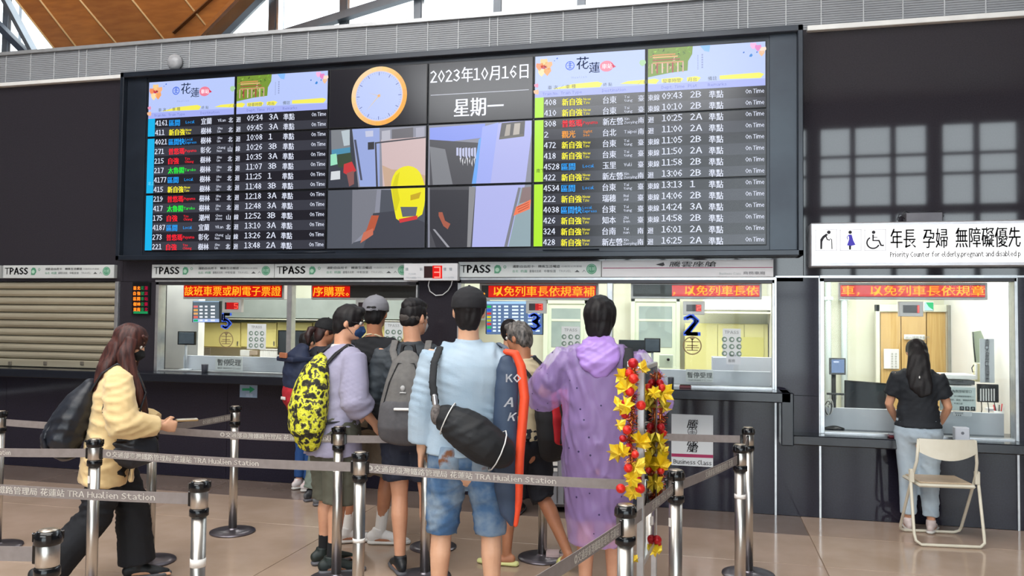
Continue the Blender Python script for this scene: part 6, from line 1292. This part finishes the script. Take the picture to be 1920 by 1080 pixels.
# ---------------------------------------------------------------- man with the grey backpack
P6 = Fig('man with an undercut, dark jacket and navy shorts wearing a grey backpack', 774, 5.3, 12, 1.77, head=(-34, 0), J=dict(eL=(-.26, .0, 1.13), wL=(-.20, .14, .95), eR=(.26, .02, 1.13), wR=(.14, .22, 1.0), kL=(-.07, .01, .49), aL=(-.055, -.03, .085), kR=(.11, .01, .49), aR=(.14, -.03, .085), fL=22, fR=-22))
P6.body(skin, voxel=.008); P6.legs(mat('shorts_navy', '#171c2c', .8, col2='#1c2234', bump=.1), .035, .37, .03, amp=.006, seed=15, name='shorts'); P6.shoe(shb, sole_g, lace=shb); dj = mat('jacket_charcoal', '#2e343a', .7, col2='#343b42', scale=5, bump=.1); P6.top(dj, .03, .98, .86, amp=.009, seed=16, name='jacket', collar=True)
P6.hair_short(hairk, back=-.03, vol=.006, side=False); b = Blob(); P6.hell(b, (0, -.02, .012), (.0795, .098, .060)); P6.part(b, 'shaved_sides', mat('hair_stubble', '#4a4440', .7, col2='#3c3634', scale=60, bump=.1), voxel=.007, smooth=1)
b = Blob(); P6.hell(b, (0, -.015, .085), (.070, .092, .055)); P6.part(b, 'hair_top', hairk, voxel=.007, smooth=1, disp=strands(.005, 90, 9)); P6.mask(mat('mask_white', '#d4d4d8', .8, bump=.05), '#d0d0d4')
o, mk = P6.prop('backpack', 'grey backpack with a white reflective strip and small pale logo', 'bag', V(0, -.25, .88)); pg = mat('pack_grey', '#6c6a68', .8, col2='#62605f', scale=30, bump=.1); pg2 = mat('pack_grey_dark', '#57565a', .8, col2='#4f4e52', scale=30, bump=.1)
b = Blob(); b.tube([(.01, -.20, .92), (.01, -.215, 1.0), (.01, -.22, 1.12), (.0, -.21, 1.25), (0, -.19, 1.36), (0, -.165, 1.41)], [.185, .19, .175, .135, .10, .06], [.06, .085, .095, .085, .06, .03]); mk(b, 'body', pg, voxel=.01, smooth=2, disp=folds(.003, 12, 7)); b = Blob(); b.tube([(.01, -.23, .905), (.01, -.25, .97), (.01, -.25, 1.09)], [.18, .186, .175], [.06, .075, .075]); mk(b, 'lower_pocket', pg2, voxel=.01, smooth=2)
b = Blob(); b.box((-.06, -.336, 1.075), (.06, -.322, 1.092)); mk(b, 'reflective_strip', whitep, voxel=.005, smooth=0); b = Blob(); b.ell((-.01, -.305, 1.21), (.016, .008, .018)); b.box((-.03, -.312, 1.178), (.012, -.30, 1.186)); mk(b, 'logo', mat('logo_pale', '#b0b0b0', .6, bump=.02), voxel=.004, smooth=0); P6.straps(mk, pg, z1=.96, g=.045, w_=.026)
b = Blob(); b.tube([(-.045, -.16, 1.40), (-.035, -.165, 1.47), (.035, -.165, 1.47), (.045, -.16, 1.40)], .014); mk(b, 'handle', blkn, voxel=.007, smooth=1); b = Blob(); b.tube([(-.13, -.275, 1.12), (-.10, -.275, 1.24), (-.05, -.25, 1.36), (.05, -.25, 1.36), (.10, -.275, 1.24), (.13, -.275, 1.12)], .005); mk(b, 'zip', blkn, voxel=.005, smooth=0)
# ---------------------------------------------------------------- tall man in the pale denim shirt
ds_ = mat('denim_pale', '#adbfce', .85, col2='#9db2c4', scale=5, bump=.12, bscale=120); dn = mat('denim_blue', '#34527a', .85, col2=['#44678f', '#8094a8', '#3a5c86'], scale=5, ramp=(.35, .75), bump=.1, bscale=120)
P7 = Fig('tall man in a black cap, loose pale denim shirt and denim shorts, back turned', 879, 4.42, 13, 1.815, head=(0, 0), sh=.185, w=1.04, J=dict(eL=(-.235, -.01, 1.14), wL=(-.245, .02, .90), eR=(.23, .06, 1.14), wR=(.14, .26, 1.12), kL=(-.13, .01, .49), aL=(-.145, -.02, .085), kR=(.13, .01, .49), aR=(.145, -.02, .085)))
P7.body(skin3, voxel=.008); P7.legs(dn, .030, .53, .0, amp=.007, seed=17, name='shorts', waist=1.03); P7.shoe(shb, sole_g); P7.top(ds_, .034, .90, .89, flare=.05, amp=.005, seed=18, collar=True, sflare=.022, name='denim_shirt', voxel=.010)
for q, z_ in ((-1, .88), (1, .88)): b = Blob(); b.tube([(q * .082, -.128, z_ - .07), (q * .085, -.134, z_), (q * .08, -.124, z_ + .06)], [.05, .056, .052], [.030, .034, .032], cap=False); P7.part(b, 'back_pocket', mat('denim_pocket', '#8095aa', .85, col2=['#8da0b2', '#7c4f34'], scale=14, ramp=(.42, .66)), voxel=.006, smooth=3)
P7.hair_short(hairk, back=-.08); P7.cap(mat('cap_black_matte', '#17171b', .85, col2='#1d1d22', bump=.08), label='plain black cap')
o, mk = P7.prop('duffel_bag', 'black duffel bag with white piping slung across the denim shirt', 'bag', V(.05, -.28, .85)); blk2 = mat('duffel_black', '#121418', .7, col2='#181b20', scale=10, bump=.12)
b = Blob(); b.tube([(-.09, -.20, 1.10), (-.03, -.235, 1.07), (.04, -.25, 1.03), (.11, -.24, .975), (.17, -.215, .94)], [.075, .105, .118, .115, .10], [.075, .10, .11, .105, .09], ref=(0, 1, 0)); mk(b, 'body', blk2, voxel=.010, smooth=2, disp=folds(.006, 12, 4))
for c_, ax, r_ in ((V(-.085, -.215, 1.10), V(1, -.1, -.45), .086), (V(.165, -.225, .945), V(1, .2, -.45), .106)):
    ax.normalize(); u = ax.cross(V(0, 0, 1)).normalized(); v_ = ax.cross(u); mb = MB(); pts = [P7.mw @ P7.tf(c_ + u * r_ * math.cos(i * .5236) + v_ * r_ * math.sin(i * .5236)) for i in range(12)]; mb.tube(pts, .0035, whitep, 6, closed=True); mb.build('piping', o)
b = Blob(); b.ell((-.145, -.205, 1.12), (.03, .055, .055)); mk(b, 'mesh_pocket', mat('mesh_grey', '#77706e', .8, col2='#4a4544', scale=60), voxel=.007, smooth=1)
b = Blob(); b.tube([(-.15, -.20, 1.17), (-.17, -.18, 1.28), (-.165, -.145, 1.38), (-.145, -.07, 1.45), (-.12, .02, 1.46), (-.03, .14, 1.36), (.10, .17, 1.2), (.21, .06, 1.0), (.225, -.12, .96)], [.022] * 9, [.006] * 9, ref=(1, 0, 0)); mk(b, 'strap', blk2, voxel=.006, smooth=1); b = Blob(); b.tube([(-.15, -.215, 1.17), (-.155, -.215, 1.21)], .014); mk(b, 'buckle', zipm, voxel=.005, smooth=0)
o, mk = P7.prop('board_bag', 'long flat navy and orange board bag on the right shoulder of the man in denim', 'bag', V(.26, -.1, .56)); nb = mat('board_navy', '#2c3c54', .6, col2='#35465f', scale=5, bump=.06); ob = mat('board_orange', '#f0502a', .55, bump=.05)
b = Blob(); b.tube([(.275, -.15, .56), (.26, -.15, .62), (.245, -.15, .74), (.235, -.14, 1.0), (.245, -.12, 1.34), (.24, -.11, 1.40)], [.012, .045, .062, .066, .06, .035], [.018, .028, .032, .034, .03, .02], ref=(1, 0, 0), seg=16); mk(b, 'navy_side', nb, tf=lambda p: P7.tf(V(*p) + V(-.035, 0, 0)), voxel=.008, smooth=2, disp=folds(.003, 10, 2))
b = Blob(); b.tube([(.295, -.15, .56), (.308, -.15, .68), (.312, -.15, .9), (.335, -.14, 1.2), (.315, -.12, 1.36), (.285, -.11, 1.425), (.235, -.11, 1.435)], [.014, .022, .025, .026, .026, .024, .016], [.018, .03, .032, .034, .03, .026, .02], ref=(1, 0, 0)); mk(b, 'orange_edge', ob, tf=lambda p: P7.tf(V(*p) + V(-.035, 0, 0)), voxel=.008, smooth=2); b = Blob(); b.tube([(.25, -.12, 1.38), (.20, -.10, 1.455), (.16, .0, 1.475), (.19, .10, 1.36), (.24, .06, 1.2)], [.016] * 5, [.006] * 5, ref=(1, 0, 0)); mk(b, 'strap', mat('strap_slate', '#5a6474', .7, bump=.05), voxel=.006, smooth=1)
mb = MB(); dn_ = (P7.mw.to_3x3() @ V(1, 0, 0)).normalized()
for s_, c_, hh, rot in (('KO', V(.235, -.195, 1.285), .055, 0), ('A', V(.225, -.195, 1.16), .07, 18), ('K', V(.245, -.195, 1.09), .06, 18)):
    p_ = P7.mw @ P7.tf(c_ + V(-.03, .004, 0)); upv = Matrix.Rotation(R(rot), 3, 'Y') @ V(0, 0, 1); mb.text(s_, p_, hh, ink('#d4d8de'), dx=dn_, up=upv, bold=.03)
mb.build('lettering', o)
# ---------------------------------------------------------------- older man in the beige shirt, hidden man beside him
P8 = Fig('older grey-haired man in a beige shirt and dark shorts stepping left in yellow-green slides', 991, 5.45, 58, 1.64, lean=(0, .10), head=(12, 6), J=dict(eL=(-.23, .05, 1.13), wL=(-.15, .24, 1.05), eR=(.23, .05, 1.13), wR=(.15, .24, 1.05), kL=(-.09, .10, .50), aL=(-.10, .10, .085), fL=30, kR=(.10, -.05, .50), aR=(.14, -.27, .13), fR=-25, pR=-32))
P8.body(skin2, voxel=.008); P8.legs(mat('shorts_dark_navy', '#141823', .8, bump=.1), .035, .55, .01, amp=.006, seed=20, name='shorts'); P8.shoe(mat('slide_yellow', '#d8dc8c', .5, bump=.05), mat('slide_sole', '#dfe29a', .55, bump=.05), 'slide')
P8.top(mat('shirt_beige', '#cfc0a0', .85, col2='#c4b494', scale=5, bump=.1), .028, .95, .90, amp=.009, seed=21, collar=True); P8.hair_short(hairg, back=-.06, amp=.006); P8.glasses(mat('glasses_dark', '#2c2622', .3))
o, mk = P8.prop('backpack', 'red and black backpack on the older man in the beige shirt', 'bag', V(0, -.3, .8)); prd = mat('pack_bright_red', '#c8202c', .65, col2='#b41a26', bump=.1)
b = Blob(); b.tube([(.02, -.24, .84), (.02, -.26, .95), (.02, -.26, 1.1), (0, -.24, 1.25), (0, -.2, 1.36)], [.13, .16, .165, .15, .09], [.07, .10, .11, .10, .05]); mk(b, 'body', blkn, voxel=.01, smooth=2, disp=folds(.004, 12, 2)); b = Blob(); b.tube([(.02, -.34, .93), (.02, -.355, 1.1), (.02, -.335, 1.26)], [.10, .12, .10], [.03, .035, .03]); mk(b, 'red_panel', prd, voxel=.009, smooth=2, disp=folds(.004, 12, 2))
for x_ in (-.05, .09): b = Blob(); b.tube([(x_, -.37, .92), (x_, -.40, 1.1), (x_, -.37, 1.28)], .008); mk(b, 'webbing', blkn, voxel=.006, smooth=0)
P8.straps(mk, blkn, z1=.94, g=.045, w_=.024)
P9 = Fig('person with black hair mostly hidden behind the older man in beige', 956, 6.9, 10, 1.64); P9.body(skin, voxel=.012); P9.hair_short(hairk, vol=.014); P9.top(mat('shirt_slate', '#3a4250', .8, bump=.1), .024, .4, .86); P9.legs(tr_b, .025, .95, 0); P9.shoe(shb, sole_g)
# ---------------------------------------------------------------- person in the purple raincoat
P10 = Fig('person with black hair in a thin purple dotted raincoat down to the calves', 1124, 4.72, 4, 1.775, head=(-4, 4), J=dict(eL=(-.33, .05, 1.20), wL=(-.20, .26, 1.30), eR=(.31, .05, 1.18), wR=(.20, .25, 1.28), kL=(-.07, .01, .49), aL=(-.07, -.02, .085), kR=(.09, .01, .49), aR=(.09, -.02, .085)))
P10.body(skin, voxel=.009); P10.legs(mat('shorts_charcoal', '#33333f', .8, bump=.1), .03, .5, .02, name='shorts', amp=.004); P10.shoe(shw, sole_w); P10.top(mat('tee_dark_grey', '#3e3d4c', .8, bump=.1), .02, .4, .84, amp=.004)
P10.hair_short(hairk, back=-.11, vol=.032, amp=.005); 
rm = bpy.data.materials.new('raincoat_purple'); rm.use_nodes = True; nt = rm.node_tree; N = nt.nodes; L = nt.links; pb = N['Principled BSDF']; vo = N.new('ShaderNodeTexVoronoi'); vo.inputs['Scale'].default_value = 17; tc = N.new('ShaderNodeTexCoord'); L.new(tc.outputs['Object'], vo.inputs['Vector'])
cr_ = N.new('ShaderNodeValToRGB'); cr_.color_ramp.interpolation = 'CONSTANT'; cr_.color_ramp.elements[0].color = lin('#2c2050'); cr_.color_ramp.elements[1].position = .10; cr_.color_ramp.elements[1].color = lin('#c0a0e4'); L.new(vo.outputs['Distance'], cr_.inputs[0]); L.new(cr_.outputs[0], pb.inputs['Base Color']); pb.inputs['Roughness'].default_value = .28
al = N.new('ShaderNodeValToRGB'); al.color_ramp.interpolation = 'CONSTANT'; al.color_ramp.elements[0].color = (1, 1, 1, 1); al.color_ramp.elements[1].position = .10; al.color_ramp.elements[1].color = (.46, .46, .46, 1); L.new(vo.outputs['Distance'], al.inputs[0]); L.new(al.outputs[0], pb.inputs['Alpha'])
hood_m = mat('raincoat_hood', '#b48ede', .35, alpha=.88, bump=.05)
b = Blob(); b.tube([(0, -.01, .36), (0, -.01, .55), (0, -.005, .8), (0, -.005, 1.0), (0, 0, 1.2), (0, 0, 1.33), (0, -.005, 1.41), (0, -.01, 1.47)], [.172, .195, .212, .215, .215, .22, .18, .09], [.15, .165, .175, .175, .17, .165, .13, .085], cap=False, seg=26)
for c in 'LR': P10.arm(b, c, .05, .92, .02, .02)
P10.part(b, 'raincoat', rm, voxel=.011, smooth=2, disp=folds(.008, 11, 22, (1.7, 1.3, .12)))
b = Blob(); b.tube([(0, -.05, 1.50), (0, -.11, 1.47), (0.01, -.15, 1.39), (.02, -.155, 1.33)], [.105, .13, .115, .05], [.065, .05, .04, .02], ref=(1, 0, 0)); P10.part(b, 'hood', hood_m, voxel=.009, smooth=2, disp=folds(.008, 16, 3))
o, mk = P10.prop('shoulder_bag_strap', 'black padded bag strap over the right shoulder of the purple raincoat', 'bag', V(.17, -.1, 1.2)); b = Blob(); b.tube([(.165, -.155, 1.30), (.17, -.13, 1.40), (.165, -.05, 1.475), (.165, .05, 1.46), (.175, .15, 1.34), (.18, .19, 1.2)], [.034] * 6, [.009] * 6, ref=(1, 0, 0)); mk(b, 'strap', blkn, voxel=.008, smooth=1); b = Blob(); b.box((.165, -.155, 1.38), (.18, -.14, 1.41)); mk(b, 'strap_tag', whitep, voxel=.004, smooth=0); b = Blob(); b.box((.06, .20, 1.0), (.24, .30, 1.22)); mk(b, 'bag_body', blkn, voxel=.01, smooth=4)
# ---------------------------------------------------------------- woman at the low counter
P11 = Fig('woman with long black hair in a black T-shirt and pale jeans at the low counter', 1720, 6.46, -14, 1.53, sh=.165, lean=(0, .09), head=(8, 30), w=.98, J=dict(eL=(-.245, .05, 1.13), wL=(-.19, .17, .98), eR=(.245, .05, 1.13), wR=(.19, .17, .98), kL=(-.085, .01, .49), aL=(-.085, -.02, .085), kR=(.09, .01, .49), aR=(.10, -.02, .085)))
P11.body(skin, voxel=.009); P11.legs(mat('jeans_pale', '#b4c2cd', .85, col2='#a6b6c4', scale=6, bump=.1), .032, .93, .0, amp=.005, seed=24, waist=1.04); P11.shoe(mat('shoe_blush', '#d8c8c6', .5, bump=.05), sole_w); P11.top(mat('tee_black2', '#14181f', .8, col2='#191e26', bump=.08), .032, .33, .94, amp=.006, seed=25, sflare=.03)
b = Blob(); P11.hell(b, (0, -.02, .035), (.092, .110, .102)); b.tube([P11.h(0, -.06, .02), P11.h(0, -.085, -.08), V(.01, -.10, 1.42), V(.03, -.135, 1.32), V(.06, -.14, 1.25)], [.085, .095, .105, .10, .06], [.06, .055, .05, .035, .018]); P11.part(b, 'hair', hairk, voxel=.008, smooth=2, disp=strands(.005, 80, 3)); b = Blob(); b.box((.01, -.185, 1.395), (.022, -.17, 1.42)); P11.part(b, 'hair_clip', whitep, voxel=.004, smooth=0)
# ---------------------------------------------------------------- suitcase and slippers
g = G(1046, 7.1); o = thing('suitcase', 'silver ribbed suitcase with a white flag sticker behind the queue', 'suitcase', g, rz=R(12)); mw = world_loc(o); sm_ = mat('case_silver', '#8c8c92', .35, .4, col2='#7e7e84', scale=4)
MB().box((-.15, -.22, .05), (.15, .22, .60), sm_, mtx=mw, bev=.03).build('shell', o)
for k in range(5): MB().tube([mw @ V(-.12 + k * .06, -.222, .09), mw @ V(-.12 + k * .06, -.225, .56)], .006, sm_).build('rib', o)
for k in range(4): MB().tube([mw @ V(.152, -.15 + k * .1, .09), mw @ V(.155, -.15 + k * .1, .56)], .008, mat('case_silver_light', '#b0b0b4', .3, .5, bump=.02)).build('rib', o)
for a in (-.11, .11):
    for c in (-.17, .17): MB().tube([mw @ V(a, c - .012, .026), mw @ V(a, c + .012, .026)], .026, blkn, 12).build('wheel', o)
MB().tube([mw @ V(-.06, 0, .60), mw @ V(-.06, 0, .68), mw @ V(.06, 0, .68), mw @ V(.06, 0, .60)], .009, MATS['zip_silver']).build('handle', o)
MB().box((-.075, -.232, .36), (.0, -.226, .44), whitep, mtx=mw).build('flag_sticker', o); m = MB(); m.box((-.058, -.234, .36), (-.040, -.2315, .44), ink('#20242e'), mtx=mw); m.box((-.075, -.234, .39), (0, -.2315, .408), ink('#20242e'), mtx=mw); m.build('flag_cross', o)
g = G(1052, 5.62); o = thing('pink_slipper', 'pale pink slide sandal lying on the floor beside the base of the middle post', 'slipper', g, rz=R(100)); mw = world_loc(o); MB().box((-.045, -.12, 0), (.045, .12, .025), mat('slipper_pink', '#d9c0bf', .6, bump=.03), mtx=mw, bev=.02).build('sole', o); m = MB(); pts = [mw @ V(.048 * math.cos(a), .0, .02 + .04 * math.sin(a)) for a in [i * math.pi / 8 for i in range(9)]]; q2 = [p_ + (mw.to_3x3() @ V(0, .09, 0)) for p_ in pts]
for i in range(8): m.poly([pts[i], pts[i + 1], q2[i + 1], q2[i]], MATS['slipper_pink'], True)
m.build('band', o)
